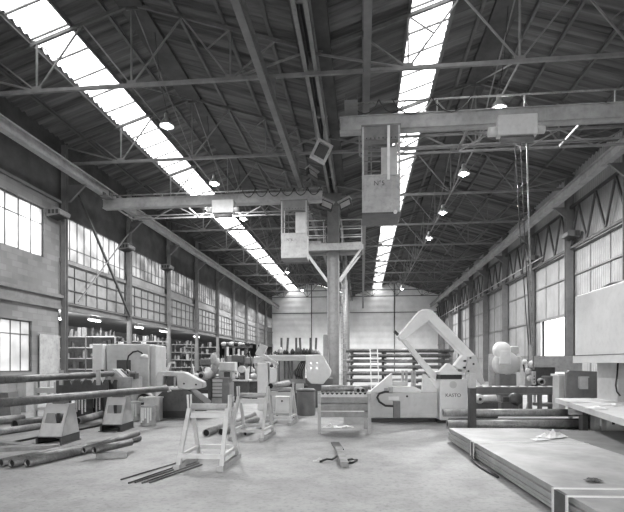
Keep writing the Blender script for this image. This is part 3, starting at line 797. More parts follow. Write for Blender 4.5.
# pale frame trolley behind, left of the rack
f = Fr(45, 13.6)
t = T('parts_trolley', 'pale framed trolley standing left of the notched rack', 'trolley', f.loc, f.rz)
for px in (35, 55):
    for yy in (0, .7): MB().box(f.x(px)-.04, f.x(px)+.04, yy, yy+.06, 0, f.z(382)).build('leg', M_LIGHT, t)
MB().box(f.x(35), f.x(55), 0, .76, f.z(393), f.z(388)).build('shelf', M_LIGHT, t)
MB().box(f.x(35), f.x(55), 0, .76, f.z(410), f.z(408)).build('shelf', M_LIGHT, t)
# low cabinet against wall under the lower window
f = Fr(15, 16.0)
t = T('low_cabinet', 'pale low cabinet under the lower window at the left edge', 'cabinet', f.loc, f.rz)
MB().box(f.x(8), f.x(26), 0, .5, 0.0, f.z(381)).build('body', M_LIGHT, t); MB().box(f.x(8)-.02, f.x(26)+.02, -.03, .52, f.z(381), f.z(381)+.03).build('top', M_LIGHT, t)
MB().box(f.x(9), f.x(16.6), -.02, 0, .12, f.z(383)).build('door', M_LIGHT, t); MB().box(f.x(17.4), f.x(25), -.02, 0, .12, f.z(383)).build('door', M_LIGHT, t)
f = Fr(3, 14.6)
solo('wedge_block', MB().prism([(-.25, 0), (.25, 0), (.15, .75), (-.1, .75)], 0, .5), M_MID, 'grey wedge shaped block at the left edge behind the upper pipe', 'block', None, f.loc, f.rz)
# leaning board in wall recess
solo('wall_board', MB().prism([(0, 0), (1.35, 0), (1.35, 2.9), (0, 2.9)], 0, .05, 'yz'), M_PALE, 'tall plain board leaning at the end of the block wall beside the shelving', 'board', None, (XL+.06, 19.2, 0), 0)

# ---- drums
def drum(px, fy, r, h, label, m, r_top=None):
    o = G(px, fy, 0); t = T('steel_drum', label, 'drum', (o.x, o.y, 0), TH, 'drums by the press')
    MB().lathe([(.0, 0), (r, 0), (r, .02), (r*.985, h*.33), (r*1.03, h*.35), (r*.99, h*.37), (r*.99, h*.64), (r*1.03, h*.66), (r*.99, h*.68), (r, h-.03), (r*1.04, h-.015), (r*1.03, h), (r*.97, h), (r*.95, h-.1), (0, h-.1)], (0,0,0), 24).build('shell', m, t)
    mb = MB()
    for i in range(5):
        a = -2.3+.33*i; mb.box(r*1.0*math.cos(a)-.02, r*math.cos(a)+.02, r*math.sin(a)-.012, r*math.sin(a)+.005, h*.15+.06*(i % 3), h*.9)
    mb.build('paint_drips', M_WHITE, t)
    return t
drum(148.5, 425, .2, .53, 'paint spattered drum standing in front, left of the bender', M_PALE)
drum(134, 421, .19, .56, 'pale drum half hidden behind the spattered drum', M_LIGHT)
o = G(151, 421, 0)
solo('waste_bin', MB().box(-.2, .24, 0, .3, 0, .66).box(-.22, .26, -.02, .32, .63, .68), M_LIGHT, 'pale square bin standing behind the spattered drum', 'bin', None, (o.x, o.y, 0), TH)
# grey drums behind the pedestals
o = G(90, 418, 0); drum(84, 417, .26, .8, 'dark drum behind and right of the nearest pedestal', M_DARKP); drum(98, 415, .28, .85, 'dark drum behind the second pedestal', M_DARKP)

# ---- the big pale press cabinet
f = Fr(125, 16.5)
t = T('press_cabinet', 'large pale machine enclosure behind the control desk at left', 'machine', f.loc, f.rz)
MB().box(f.x(94), f.x(105.5), -.15, 1.2, .05, f.z(344)).build('side_cabinet', M_WHITE, t, bevel=.04)
MB().box(f.x(106.2), f.x(149), 0, 1.2, .05, f.z(344)).build('body', M_LIGHT, t, bevel=.04)
MB().box(f.x(149), f.x(155), .1, 1.3, .05, f.z(345)).build('rear_cover', M_LIGHT, t, bevel=.04)
MB().box(f.x(117), f.x(131), -.03, 0, f.z(371), f.z(360)).build('window_opening', M_DARKP, t)
MB().box(f.x(103), f.x(106), -.19, -.15, f.z(372), f.z(369.5)).build('nameplate', M_BLACK, t)
for px in (115, 138.5): MB().tube((f.x(px), .5, f.z(344)), (f.x(px), .5, f.z(341.5)), .09, 10).build('lifting_eye', M_WHITE, t)
# gooseneck lamp
f = Fr(125, 15.45); g = T('gooseneck_lamp', 'curved gooseneck work lamp in front of the pale machine enclosure', 'lamp', f.loc, f.rz)
pts = [(f.x(a), 0, f.z(b)) for a, b in ((128, 374), (127, 363), (128.5, 356), (133, 352), (138, 351), (142, 353), (143.5, 357))]
MB().path(pts, .028, 8).build('stem', M_BLACK, g)
MB().lathe([(.03, .12), (.1, .1), (.13, 0), (.11, 0), (.0, .06)], (f.x(144.5), -.02, f.z(357.8)), 14).build('lamp_shade', M_WHITE, g)
MB().box(f.x(128)-.06, f.x(128)+.06, -.06, -.0, 1.224, f.z(373)).build('base', M_DARKP, g)
# control desk with striped slant
f = Fr(117, 14.6)
t = T('control_desk', 'control desk with a slanted striped front beside the end of the upper pipe', 'control desk', f.loc, f.rz)
MB().box(f.x(106.5), f.x(132), 0, .9, 0.04, f.z(377)).build('body', M_PALE, t, bevel=.02)
s0 = f.s
MB().prism([(f.x(110), f.z(377)), (f.x(121), f.z(377)), (f.x(113), f.z(369)), (f.x(109.5), f.z(369))], 0, .7).build('slanted_panel', M_LIGHT, t)
for i in range(3):
    a = 113.5+3.4*i; MB().prism([(f.x(a), f.z(369.5)), (f.x(a+1.8), f.z(369.5)), (f.x(a+9.5), f.z(377)), (f.x(a+7.7), f.z(377))], .04+.2*i, .12+.2*i).build('guide_bar', M_DARKP if i % 2 else M_LIGHT, t)
MB().tube((f.x(127), .2, f.z(374)), (f.x(133), .2, f.z(374.5)), .09, 12).build('clamp_cylinder', M_MID, t)
MB().box(f.x(129), f.x(134), .1, .4, f.z(379), f.z(373.5)).build('clamp_block', M_DARKP, t)

# ---- pipe bender with pale swan arm
f = Fr(178, 14.3)
t = T('pipe_bender', 'pipe bender with a rounded pale swan shaped arm on a dark base', 'machine', f.loc, f.rz)
arm_o = f.p((155.5, 391), (156, 376), (158.5, 371.5), (163, 371), (184, 372), (189, 374.5), (196, 378.5), (203.5, 382), (204, 387.5), (198, 389), (187, 389.8), (178, 388.5), (177, 382), (176.5, 376), (164, 376), (163.5, 386), (163, 391))
MB().prism(arm_o, -.05, .4).build('arm', M_LIGHT, t, bevel=.04)
MB().box(f.x(165), f.x(176), .1, .4, f.z(386), f.z(377)).build('gearbox', M_DARKP, t)
MB().bar((f.x(174.8), 0, f.z(387)), (f.x(174.8), 0, f.z(376.5)), .05).build('rod', M_PALE, t)
MB().prism(f.p((164, 390), (188, 390), (206, 404), (206, 411), (152, 411), (150, 403)), .0, .9).build('pedestal_base', M_DARKP, t)
MB().box(f.x(160), f.x(197), .1, .85, 0, f.z(410)).build('lower_frame', M_BLACK, t)
MB().prism(f.p((163, 386), (166, 384), (172, 391), (169, 392)), -.12, -.02).build('lever', M_WHITE, t)
MB().bar((f.x(166), .1, f.z(371)), (f.x(169), .1, f.z(363)), .06).bar((f.x(169), .1, f.z(362.6)), (f.x(174), .1, f.z(362.6)), .06).build('handle', M_WHITE, t)
mb = MB()
for a, b in ((184.5, 383.5), (196.5, 384.5)): mb.tube((f.x(a), -.07, f.z(b)), (f.x(a), -.03, f.z(b)), .03, 8)
mb.build('bolts', M_BLACK, t)
# round blower under the pipe between drums and bender
f = Fr(141.5, 14.9)
t = T('blower_housing', 'round machine guard with a pale hub under the long pipe above the drums', 'machine', f.loc, f.rz)
MB().lathe([(.0, 0), (.2, 0), (.22, .04), (.22, .3), (0, .3)], (0, 0.2, f.z(401)), 24, 'y').build('guard', M_BLACK, t)
MB().lathe([(.22, 0), (.25, 0), (.25, .3), (.22, .3), (.22, 0)], (0, .18, f.z(401)), 24, 'y').build('rim', M_PALE, t)
MB().sphere((-.05, .14, f.z(400)), .11).build('hub', M_WHITE, t)
MB().box(-.22, .22, .2, .5, 0, f.z(407)).build('base', M_BLACK, t)

# ---- lathe like machine with slatted front, (205-235)
f = Fr(218, 17.5)
t = T('slatted_machine', 'machine with horizontal slatted drawers and a box head right of the bender', 'machine', f.loc, f.rz)
MB().box(f.x(212), f.x(228), 0, 1.0, .1, f.z(378)).build('body', M_MID, t)
for i in range(5): MB().box(f.x(212.5), f.x(222.5), -.04, 0, f.z(396.5-3.6*i), f.z(393.9-3.6*i)).build('drawer', M_LIGHT, t)
MB().box(f.x(208.5), f.x(212), -.08, .9, .0, f.z(379)).build('side_post', M_DARKP, t)
MB().box(f.x(222.5), f.x(230), -.1, .9, .0, f.z(383)).build('side_cover', M_MID, t)
MB().box(f.x(207), f.x(230), -.05, 1, f.z(403), f.z(398)).build('base_beam', M_PALE, t)
MB().box(f.x(219), f.x(235), 0, .6, f.z(371), f.z(362)).build('head_box', M_LIGHT, t, bevel=.03)
MB().box(f.x(218), f.x(232), .1, .8, f.z(379), f.z(371)).build('saddle', M_PALE, t, bevel=.03)
MB().box(f.x(224), f.x(229.5), .0, .1, f.z(377), f.z(372)).build('chuck_opening', M_BLACK, t)
mo = MB().tube((f.x(203.5), -.35, f.z(375.5)), (f.x(203.5)+.25, .25, f.z(375.5)), .15, 18).build('motor', M_PALE, t)
MB().tube((f.x(203.5)-.012, -.38, f.z(375.5)), (f.x(203.5), -.34, f.z(375.5)), .08, 14).build('shaft_hole', M_BLACK, mo)
for px, py in ((213, 368), (215, 363), (212, 358)): MB().sphere((f.x(px), .3, f.z(py)), .13, 10, (1, 1, 1.5)).build('valve', M_PALE, t)
MB().bar((f.x(213), .3, f.z(379)), (f.x(213), .3, f.z(352)), .07).build('riser_pipe', M_PALE, t)

# ---- central machine with curved horn
f = Fr(300, 16.8)
t = T('portal_machine', 'big pale machine with a long beam and a curved horn beside the central column', 'machine', f.loc, f.rz)
MB().prism(f.p((306, 355), (322.5, 354.5), (331.5, 370.5), (330, 376), (323, 384), (311, 383.5), (307, 379.5), (305.5, 366)), -.15, .85).build('horn', M_WHITE, t, bevel=.035)
MB().box(f.x(263), f.x(324), .1, .7, f.z(361), f.z(355)).build('beam', M_LIGHT, t, bevel=.03)
MB().prism(f.p((255.5, 354), (261, 343.8), (268, 346.5), (264, 354), (279, 363.5), (277.5, 366)), -.2, .1).build('swing_arm', M_LIGHT, t, bevel=.02)
MB().box(f.x(257.5), f.x(268), -.05, .6, 0, f.z(363)).build('left_pillar', M_WHITE, t, bevel=.02)
MB().box(f.x(269.5), f.x(277), -.02, .6, 0, f.z(368)).build('second_pillar', M_WHITE, t, bevel=.02)
MB().box(f.x(323.3), f.x(329), .0, .5, f.z(370), f.z(334.5)).build('tower_box', M_PALE, t, bevel=.03)
MB().box(f.x(279), f.x(305), .5, .75, f.z(385), f.z(360)).build('back_plate', M_PALE, t)
for px, w in ((288, .07), (291.5, .07), (284, .05)): MB().box(f.x(px)-w/2, f.x(px)+w/2, .3, .4, f.z(379), f.z(360)).build('guide_rod', M_DARKP, t)
MB().lathe([(0, 0), (.16, 0), (.16, .1), (0, .1)], (f.x(298), .3, f.z(373)), 20, 'y').build('wheel', M_MID, t)
for a in range(4):
    MB().path([(f.x(296+a*2), .25, f.z(379)), (f.x(295.5+a*2), .2, f.z(372)), (f.x(299+a*2), .22, f.z(364)), (f.x(302+a), .26, f.z(361))], .02, 6).build('hose', M_BLACK, t)
MB().box(f.x(279), f.x(306), .1, .9, .0, f.z(384)).build('base', M_DARKP, t)
MB().box(f.x(305), f.x(334), .9, 1.4, 0, f.z(379)).build('rear_base', M_MID, t)
MB().box(f.x(296), f.x(304), -.35, 0, f.z(392.5), f.z(383.5)).build('clamp_box', M_LIGHT, t, bevel=.02)
MB().tube((f.x(304), -.2, f.z(387)), (f.x(308), -.2, f.z(387)), .1, 12).build('clamp_shaft', M_BLACK, t)
for a, b in ((311, 363), (317, 363), (311, 368), (317, 368)): MB().tube((f.x(a), -.17, f.z(b)), (f.x(a), -.14, f.z(b)), .03, 8).build('rivet', M_STEEL, t)
# dark drum and control box near the far trestle
o = G(306, 415, 0); t = T('dark_drum', 'dark cylinder drum standing between the control box and the notched table', 'drum', (o.x, o.y, 0))
MB().lathe([(0, 0), (.28, 0), (.3, .03), (.3, .8), (.26, .84), (0, .86)], (0,0,0), 24).build('shell', M_MID, t); MB().lathe([(.29, .0), (.32, .02), (.29, .05)], (0,0,.75), 24).build('hoop', M_DARKP, t)
f = Fr(284, 14.4)
t = T('control_box', 'pale control box with a small dark knob behind the furthest trestle', 'control box', f.loc, f.rz)
MB().box(f.x(275), f.x(289.5), 0, .5, f.z(414.5), f.z(396.5)).build('body', M_WHITE, t, bevel=.02); MB().box(f.x(289.5), f.x(294), .04, .5, f.z(414), f.z(396.5)).build('side_box', M_PALE, t)
MB().tube((f.x(282), -.03, f.z(401)), (f.x(282), 0, f.z(401)), .03, 10).build('knob', M_BLACK, t)
for px in (277, 293):
    MB().box(f.x(px)-.03, f.x(px)+.03, .05, .11, 0, f.z(414)).build('leg', M_DARKP, t)

# ---- row of upright stakes behind
f = Fr(298, 22.0)
t = T('stake_rack', 'rack with a row of dark upright stakes in front of the bright back wall', 'rack', f.loc, f.rz)
for px, tl in ((281, 0), (286.5, -1.2), (296, 0), (300.5, .8), (310.5, 0), (315.5, -.8)):
    MB().bar((f.x(px), .3, f.z(356)), (f.x(px-tl), .3, f.z(337.5)), .1, .08).build('stake', M_DARKP, t)
MB().box(f.x(276), f.x(321), 0, .8, f.z(358), f.z(354)).build('beam', M_DARKP, t)
for px in (279, 298, 318):
    MB().box(f.x(px)-.06, f.x(px)+.06, .3, .42, 0, f.z(358)).build('leg', M_DARKP, t)
for i in range(16):
    px = 275+2.9*i; w = random.uniform(.08, .14); h_ = random.uniform(.12, .34)
    mb = MB().lathe([(0, 0), (w*.7, 0), (w, h_*.4), (w*.5, h_*.8), (w*.3, h_), (0, h_)], (0,0,0), 8)
    solo('machine_part', mb, random.choice([M_BLACK, M_PALE, M_DARKP, M_MID]), 'small machine part lying on the beam of the stake rack', 'machine part', 'parts on the stake rack',
         tuple(Vector(f.loc)+Matrix.Rotation(TH, 3, 'Z') @ Vector((f.x(px), .12+.5*(i % 2), f.z(354)))))

# ---- notched table with drawers of plank
f = Fr(344, dfoot(434))
t = T('notched_table', 'low plank fronted table with a row of round notches along its top', 'table', f.loc, f.rz)
XA, XB = f.x(318.5), f.x(369.5)
for px in (318, 368):
    for yy in (0, .85): MB().box(f.x(px), f.x(px)+.07, yy, yy+.07, 0, f.z(393.5)).build('leg', M_PALE, t)
    MB().box(f.x(px)+.015, f.x(px)+.055, .07, .85, f.z(417), f.z(395)).build('side_plank', M_PLANK, t)
for a, b in ((403, 396.5), (410.8, 404), (417.3, 412)): MB().box(XA+.05, XB+.02, .01, .05, f.z(a), f.z(b)).build('front_plank', M_PLANK, t)
MB().box(XA+.05, XB, .83, .87, f.z(412), f.z(396)).build('back_plank', M_PALE, t)
MB().box(XA+.05, XB, .05, .83, f.z(417), f.z(416)).build('shelf', M_MID, t)
def comb(y):
    n = 10; zt = f.z(392.8); w = (XB-XA-.1)/n; pl = [(XA+.05, zt-.1), (XB-.05, zt-.1)]
    for i in range(n):
        c = XB-.05-w*(i+.5)
        pl += [(c+w*.5, zt)]+[(c+w*.36*math.cos(PI*k/6), zt-w*.42*math.sin(PI*k/6)) for k in range(7)]
    pl += [(XA+.05, zt)]
    return MB().prism(pl, y, y+.05)
MB().box(XA+.06, XB-.06, .04, .06, f.z(396), f.z(392.9)).build('notch_shade', M_BLACK, t)  # black strip added as painted shade behind the front notches
comb(-.02).build('notched_bar', M_LIGHT, t); comb(.8).build('notched_bar', M_LIGHT, t)
R = Matrix.Rotation(TH, 3, 'Z'); L0 = Vector(f.loc)
def lw(x, y, z): return L0+R @ Vector((x, y, z))
zp = f.z(392.8)+.075
pipe(lw(XA+.08, .55, zp), lw(XB+.02, .55, zp), .075, 'pale pipe lying lengthwise across the notched table', m=M_PIPEL)
for i, px in enumerate((357.6, 362.3)):
    pipe(lw(f.x(px), -.14, zp-.012), lw(f.x(px), .44, zp-.012), .055, ('left', 'right')[i]+' of two short pipes showing dark open ends on the notched table', m=M_PIPEL)
# rags below
random.seed(3)
mb = MB()
def rag(mb, w, l, h_, n=10, m=5):
    V = []
    for i in range(n+1):
        for j in range(m+1):
            e = math.sin(PI*i/n)*math.sin(PI*j/m)
            V.append((-w/2+w*i/n+random.uniform(-.02, .02), -l/2+l*j/m+random.uniform(-.02, .02), .01+e*random.uniform(.15, 1)*h_))
    mb._add(V, [(i*(m+1)+j, (i+1)*(m+1)+j, (i+1)*(m+1)+j+1, i*(m+1)+j+1) for i in range(n) for j in range(m)])
    return mb
o = G(332, 428, 0); solo('white_rag', rag(MB(), .5, .2, .12), M_WHITE, 'crumpled white rag on the floor under the left half of the notched table', 'rag', None, (o.x, o.y, 0), TH)
o = G(346, 427.5, 0); solo('white_rag', rag(MB(), .4, .15, .07), M_WHITE, 'smaller white rag on the floor under the middle of the notched table', 'rag', None, (o.x, o.y, 0), TH)
o = G(356, 424, 0); solo('cardboard_box', MB().box(-.32, .3, 0, .3, 0, .26), M_LIGHT, 'pale box on the floor under the right side of the notched table', 'box', None, (o.x, o.y, 0), TH)

# ---- crossed pieces on the bare floor
a = G(338.5, 449, .04); b = G(344.5, 465, .04); solo('timber_block', MB().bar(a, b, .13, .1), M_WOOD, 'pale timber length lying alone on the bare floor in the centre foreground', 'timber', bevel=.01)
a = G(335, 442.5, .015); b = G(339.5, 449.5, .015); solo('flat_bar', MB().bar(a, b, .17, .02), M_DARKP, 'dark flat plate on the floor at the far end of the timber length', 'plate')
solo('bent_strap', MB().path([G(320, 461.5, .02), G(327, 459, .05), G(332, 459.5, .03), G(337, 456, .06)], .018, 6), M_BLACK, 'bent dark strap on the floor left of the timber length', 'strap')
solo('bent_strap', MB().path([G(346, 460.5, .03), G(352, 459, .05), G(357, 460, .02), G(352, 462.5, .02), G(347, 463, .02)], .02, 6), M_BLACK, 'looped dark strap on the floor right of the timber length', 'strap')
o = G(318, 461.5, 0); solo('scrap_piece', rag(MB(), .17, .12, .08, 5, 4), M_LIGHT, 'small pale scrap at the end of the bent strap on the floor', 'scrap', None, (o.x, o.y, 0))

# ---- the big saw with raised frame
f = Fr(405, 13.3)
t = T('frame_saw', 'large pale frame saw with its angled arm raised high', 'machine', f.loc, f.rz)
MB().box(f.x(370), f.x(438), .0, 1.2, .12, f.z(392.5)).build('bed', M_LIGHT, t, bevel=.03)
MB().box(f.x(372), f.x(436), .08, 1.1, 0, .12).build('plinth', M_BLACK, t)
MB().prism(f.p((370, 392.3), (392, 373.5), (393, 373.5), (393, 392.3)), .1, .3).build('left_fin', M_WHITE, t, bevel=.01)
MB().prism(f.p((422.5, 392.3), (424, 374), (426, 374), (437, 389.5), (437, 392.3)), .0, .2).build('right_fin', M_WHITE, t, bevel=.01)
MB().prism(f.p((393.5, 392.3), (422, 392.3), (422, 390), (416, 387), (393.5, 387)), .15, 1.0).build('table_slab', M_WHITE, t)
MB().box(f.x(393.5), f.x(411), .5, .9, f.z(386.5), f.z(382)).build('vise_block', M_LIGHT, t)
for px in (407, 411, 417, 419.5): MB().box(f.x(px)-.03, f.x(px)+.03, .6, .68, f.z(386.8), f.z(371)).build('upright_rod', M_PALE, t)
MB().box(f.x(393), f.x(399.5), -.12, .0, .14, f.z(401)).build('side_box', M_MID, t)
MB().box(f.x(388.5), f.x(399), -.015, 0, f.z(400), f.z(396.5)).build('label_plate', M_WHITE, t)
MB().tube((f.x(407), -.02, f.z(396.3)), (f.x(407), .02, f.z(396.3)), .03, 12).build('hole', M_BLACK, t)
MB().path([(f.x(a), -.05, f.z(b)) for a, b in ((392, 391.5), (385, 391.5), (379, 393.5), (377, 397), (379, 401.5), (385, 405.5), (393.5, 406))], .03, 8).build('hose', M_RUBBER, t)
MB().box(f.x(384.5), f.x(387.5), -.07, .05, f.z(392.3), f.z(388)).build('hose_fitting', M_PALE, t); MB().box(f.x(388.5), f.x(392.5), -.09, .05, f.z(392.3), f.z(387)).build('hose_fitting', M_PALE, t)
MB().box(f.x(420), f.x(434), -.012, 0, .16, f.z(414.5)).build('access_panel', M_LIGHT, t)
hb = MB().box(f.x(438.5), f.x(466), -.15, 1.3, .08, f.z(379)).build('head_block', M_WHITE, t, bevel=.03)
MB().box(f.x(437), f.x(468), -.1, 1.2, 0, .08).build('plinth', M_BLACK, t)
MB().box(f.x(439), f.x(460), -.16, 1.2, f.z(379), f.z(374.5)).build('dark_slot', M_BLACK, t)
MB().box(f.x(438), f.x(463), -.2, 1.25, f.z(374.5), f.z(372)).build('head_cover', M_WHITE, t)
MB().prism(f.p((439, 372), (448, 363.2), (449.5, 363.2), (459, 372)), .0, .25).build('head_fin', M_WHITE, t)
MB().tube((f.x(451.5), -.16, f.z(384.5)), (f.x(451.5), -.149, f.z(384.5)), .1, 20).build('cover_disc', M_LIGHT, t)
lt = text('KASTO', .135, (f.x(451.5), -.155, f.z(396.5)), (PI/2, 0, 0), M_BLACK, t)
arm = f.p((397, 336.5), (419, 311), (421, 310), (429.5, 309.6), (432, 311), (473.5, 354.5), (475, 361), (466.5, 370), (456, 368.5), (453.3, 365.8), (461.5, 355), (428, 321.3), (404, 340.3), (400, 340.6))
MB().prism(arm, -.1, .18).build('raised_arm', M_WHITE, t, bevel=.03)
MB().prism(f.p((466, 357), (473, 355), (482.5, 383), (479, 384.5), (470, 374), (463, 373)), -.2, -.11).build('arm_bracket', M_LIGHT, t)
MB().prism(f.p((403, 340), (407.5, 339), (438.5, 374.5), (438, 381.5), (434, 379)), .2, .36).build('feed_strut', M_WHITE, t, bevel=.01)
for a, b in ((468, 358), (463, 361), (471, 364), (462.5, 367.5), (466, 371)): MB().tube((f.x(a), -.22, f.z(b)), (f.x(a), -.1, f.z(b)), .028, 8).build('bolt', M_BLACK, t)
MB().bar((f.x(394.5), .04, f.z(331)), (f.x(399), .04, f.z(335.5)), .07).build('arm_tip', M_BLACK, t)
# post in front
o = G(472, 430, 0); d_ = dfoot(430)
t = T('support_post', 'square post standing in front of the saw arm, dark at its foot', 'post', (o.x, o.y, 0), TH)
MB().box(-.075, .075, -.075, .075, (430-388)*d_/F, (430-374)*d_/F+.02).build('upper_part', M_LIGHT, t); MB().box(-.08, .08, -.08, .08, 0, (430-388)*d_/F).build('lower_part', M_DARKP, t)

# ---- pipes stacked on the floor at right
d_ = 12.5
def flpipe(x0, x1, d, z, r, label, m=M_PIPEL):
    a = P(x0, 400, d); b = P(x1, 400, d*1.0); a.z = b.z = z; pipe(a, b, r, label, 'stacked floor pipes', m, .014)
flpipe(447, 587, 12.1, .11, .11, 'front pipe lying on the floor in the stack behind the steel plates')
flpipe(443, 586, 12.45, .36, .1, 'top pipe of the stack behind the steel plates')
flpipe(449, 588, 12.4, .11, .11, 'rear pipe on the floor in the stack behind the steel plates', M_PIPE)
# bearer wedge at right end
o = P(588.5, 420, 12.2)
solo('end_chock', MB().prism([(-.06, 0), (.12, 0), (.02, .5), (-.08, .5)], -.1, .4), M_DARKP, 'dark chock standing at the right end of the stacked floor pipes', 'chock', None, (o.x+.12, o.y, 0), TH)

# ---- roller bench and machines behind
f = Fr(520, 15.8)
t = T('roller_bench', 'long grey steel beam bench behind the stacked pipes', 'bench', f.loc, f.rz)
ibeam(MB(), (f.x(475), .1, f.z(391)), (f.x(566), .1, f.z(391)), .2, .26, .04).build('front_beam', M_MID, t)
ibeam(MB(), (f.x(475), .8, f.z(391)), (f.x(566), .8, f.z(391)), .2, .26, .04).build('rear_beam', M_MID, t)
for px in (512, 531, 541, 562):
    for yy in (.1, .8): MB().box(f.x(px)-.06, f.x(px)+.06, yy-.05, yy+.05, 0, f.z(395)).build('leg', M_MID, t)
for i in range(9): MB().tube((f.x(482+9.5*i), .2, f.z(388.2)), (f.x(482+9.5*i), .7, f.z(388.2)), .05, 10).build('roller', M_PALE, t)
MB().bar((f.x(528), .1, .1), (f.x(532), .1, f.z(395)), .06).build('brace', M_PALE, t)
MB().box(f.x(543), f.x(561), .15, .75, f.z(407), f.z(404)).build('lower_tray', M_MID, t)
# white round headed machine
f = Fr(505, 17.6)
t = T('bandsaw', 'white round headed machine standing on the bench line, blurred and pale', 'machine', f.loc, f.rz)
MB().lathe([(0, 0), (.26, 0), (.3, .05), (.3, .3), (.26, .35), (0, .35)], (f.x(503.5), 0, f.z(350)), 24, 'y').build('upper_wheel_guard', M_WHITE, t)
MB().box(f.x(499.5), f.x(511.5), -.02, .35, f.z(365), f.z(350)).build('column', M_WHITE, t, bevel=.06)
MB().lathe([(0, 0), (.4, 0), (.45, .06), (.45, .4), (0, .45)], (f.x(508.5), .05, f.z(364)), 28, 'y').build('lower_wheel_guard', M_LIGHT, t)
MB().box(f.x(512), f.x(523), .1, .5, f.z(372), f.z(356)).build('motor_cover', M_LIGHT, t, bevel=.05)
MB().box(f.x(513), f.x(520.5), .12, .4, f.z(354), f.z(346)).build('top_box', M_LIGHT, t, bevel=.03)
MB().box(f.x(500), f.x(517), .05, .5, 0, f.z(374)).build('pedestal', M_MID, t)
# panel left of it
f = Fr(492, 18.2)
solo('metal_sheet', MB().box(f.x(489), f.x(496), 0, .06, 0, f.z(354)), M_PALE, 'tall pale panel standing left of the round headed white machine', 'panel', None, f.loc, f.rz)
# drill like valves and tube
f = Fr(532, 16.6)
t = T('valve_head', 'pale machine head with knobs and a dark round tube end on the bench', 'machine', f.loc, f.rz)
MB().box(f.x(526), f.x(533), 0.1, .5, f.z(387), f.z(369)).build('head', M_PALE, t, bevel=.02)
for px, py, r in ((528, 371, .1), (532, 364, .12), (525, 362, .09), (530, 378, .1), (534, 383, .08)): MB().sphere((f.x(px), 0.02, f.z(py)), r, 10).build('knob', M_LIGHT, t)
MB().path([(f.x(526), .1, f.z(372)), (f.x(524), .05, f.z(365)), (f.x(528), .05, f.z(360))], .03, 8).build('hose', M_BLACK, t)
MB().tube((f.x(540.7), -.1, f.z(381.8)), (f.x(546), .5, f.z(381)), .11, 16, wall=.035).build('tube_end', M_PALE, t)
MB().box(f.x(537), f.x(560), .3, .6, f.z(387), f.z(367)).build('gear_case', M_DARKP, t, bevel=.03)
MB().box(f.x(545), f.x(560), .1, .3, f.z(387), f.z(376)).build('front_case', M_MID, t, bevel=.03)
# bright low cross panel behind
f = Fr(552, 18.5)
solo('guard_rail_panel', MB().box(f.x(533), f.x(582), 0, .08, f.z(372), f.z(356)).box(f.x(534), f.x(536), 0, .08, 0, f.z(372)).box(f.x(579), f.x(581), 0, .08, 0, f.z(372)), M_PALE, 'long pale guard panel standing in front of the open doorway', 'guard', None, f.loc, f.rz)
f = Fr(562, 15.2)
t = T('tool_cabinet', 'small pale cabinet with an overhanging top on the right end of the bench', 'cabinet', f.loc, f.rz)
MB().box(f.x(559), f.x(565.5), .0, .4, 0, f.z(376)).build('body', M_LIGHT, t); MB().box(f.x(557.5), f.x(567), -.04, .44, f.z(376), f.z(374)).build('top', M_WHITE, t)
f = Fr(582, 14.2)
t = T('grey_guard', 'wide dark grey machine guard standing beside the white press', 'guard', f.loc, f.rz)
MB().prism(f.p((566, 398), (567, 372), (570, 370.5), (597, 371.5), (600, 398)), 0, .12).build('panel', M_MID, t)
MB().box(f.x(570), f.x(573), .02, .1, 0, f.z(397)).box(f.x(592), f.x(595), .02, .1, 0, f.z(397)).build('legs', M_MID, t)
MB().box(f.x(578), f.x(587), -.12, -.0, f.z(377.5), f.z(376.5)).box(f.x(578), f.x(579.2), -.12, 0, f.z(388), f.z(377)).box(f.x(579), f.x(587), -.06, 0, f.z(389), f.z(377.5)).build('bracket_box', M_LIGHT, t)
# motor below bench
f = Fr(485, 14.4)
t = T('electric_motor', 'electric motor with a round fan cover on the floor left under the bench', 'motor', f.loc, f.rz)
MB().lathe([(0, 0), (.05, -.01), (.05, .0), (.11, .0), (.14, .04), (.14, .3), (0, .3)], (f.x(479.5), -.05, f.z(399)), 20, 'y').build('fan_cover', M_LIGHT, t)
MB().tube((f.x(479.5), .1, f.z(399)), (f.x(497), .1, f.z(398.5)), .11, 16).build('body', M_LIGHT, t)
MB().box(f.x(476), f.x(498), .0, .3, 0, f.z(402.5)).build('base', M_DARKP, t)
MB().sphere((f.x(479.5), -.06, f.z(399)), .05, 10).build('hub', M_BLACK, t)
f = Fr(508, 15.4)
solo('gear_unit', MB().box(f.x(500), f.x(517), 0, .4, 0, f.z(402)).lathe([(0, 0), (.2, 0), (.2, .2), (0, .2)], (f.x(515), .0, f.z(399)), 16, 'y').box(f.x(503), f.x(510), .1, .3, f.z(402), f.z(397)), M_DARKP, 'dark gear unit under the bench right of the electric motor', 'machine', None, (f.loc[0], f.loc[1]-.15, 0), f.rz)

# ---- white press at the right edge (its long side follows the hall)
t = T('plate_press', 'large white press filling the right edge, with a flat white work table', 'machine', (5.7, 13.6, 0))
MB().prism([(-4.6, H), (0, H), (0, 3.44), (-2.5, 3.46), (-4.6, 3.47)], 0, 1.6, 'yz').build('upper_housing', M_WHITE, t, bevel=.03)
MB().box(-.03, 1.5, -4.6, .05, H-.0, H+.19).build('lower_lip', M_WHITE, t, bevel=.01)
MB().box(.7, 1.7, -4.4, -.1, 0, H).build('frame', M_MID, t)
MB().box(.55, .7, -1.1, -.05, 0, H).build('side_panel', M_LIGHT, t)
mb = MB()
for i in range(14): mb.box(.66, .7, -4.3+.22*i, -4.2+.22*i, .75, H-.1)
mb.build('ribs', M_PALE, t)
MB().path([(.5, -1.2, H), (.46, -1.25, 1.4), (.45, -1.2, 1.1), (.5, -1.15, .95), (.6, -1.1, .85)], .02, 8).build('cable', M_RUBBER, t)
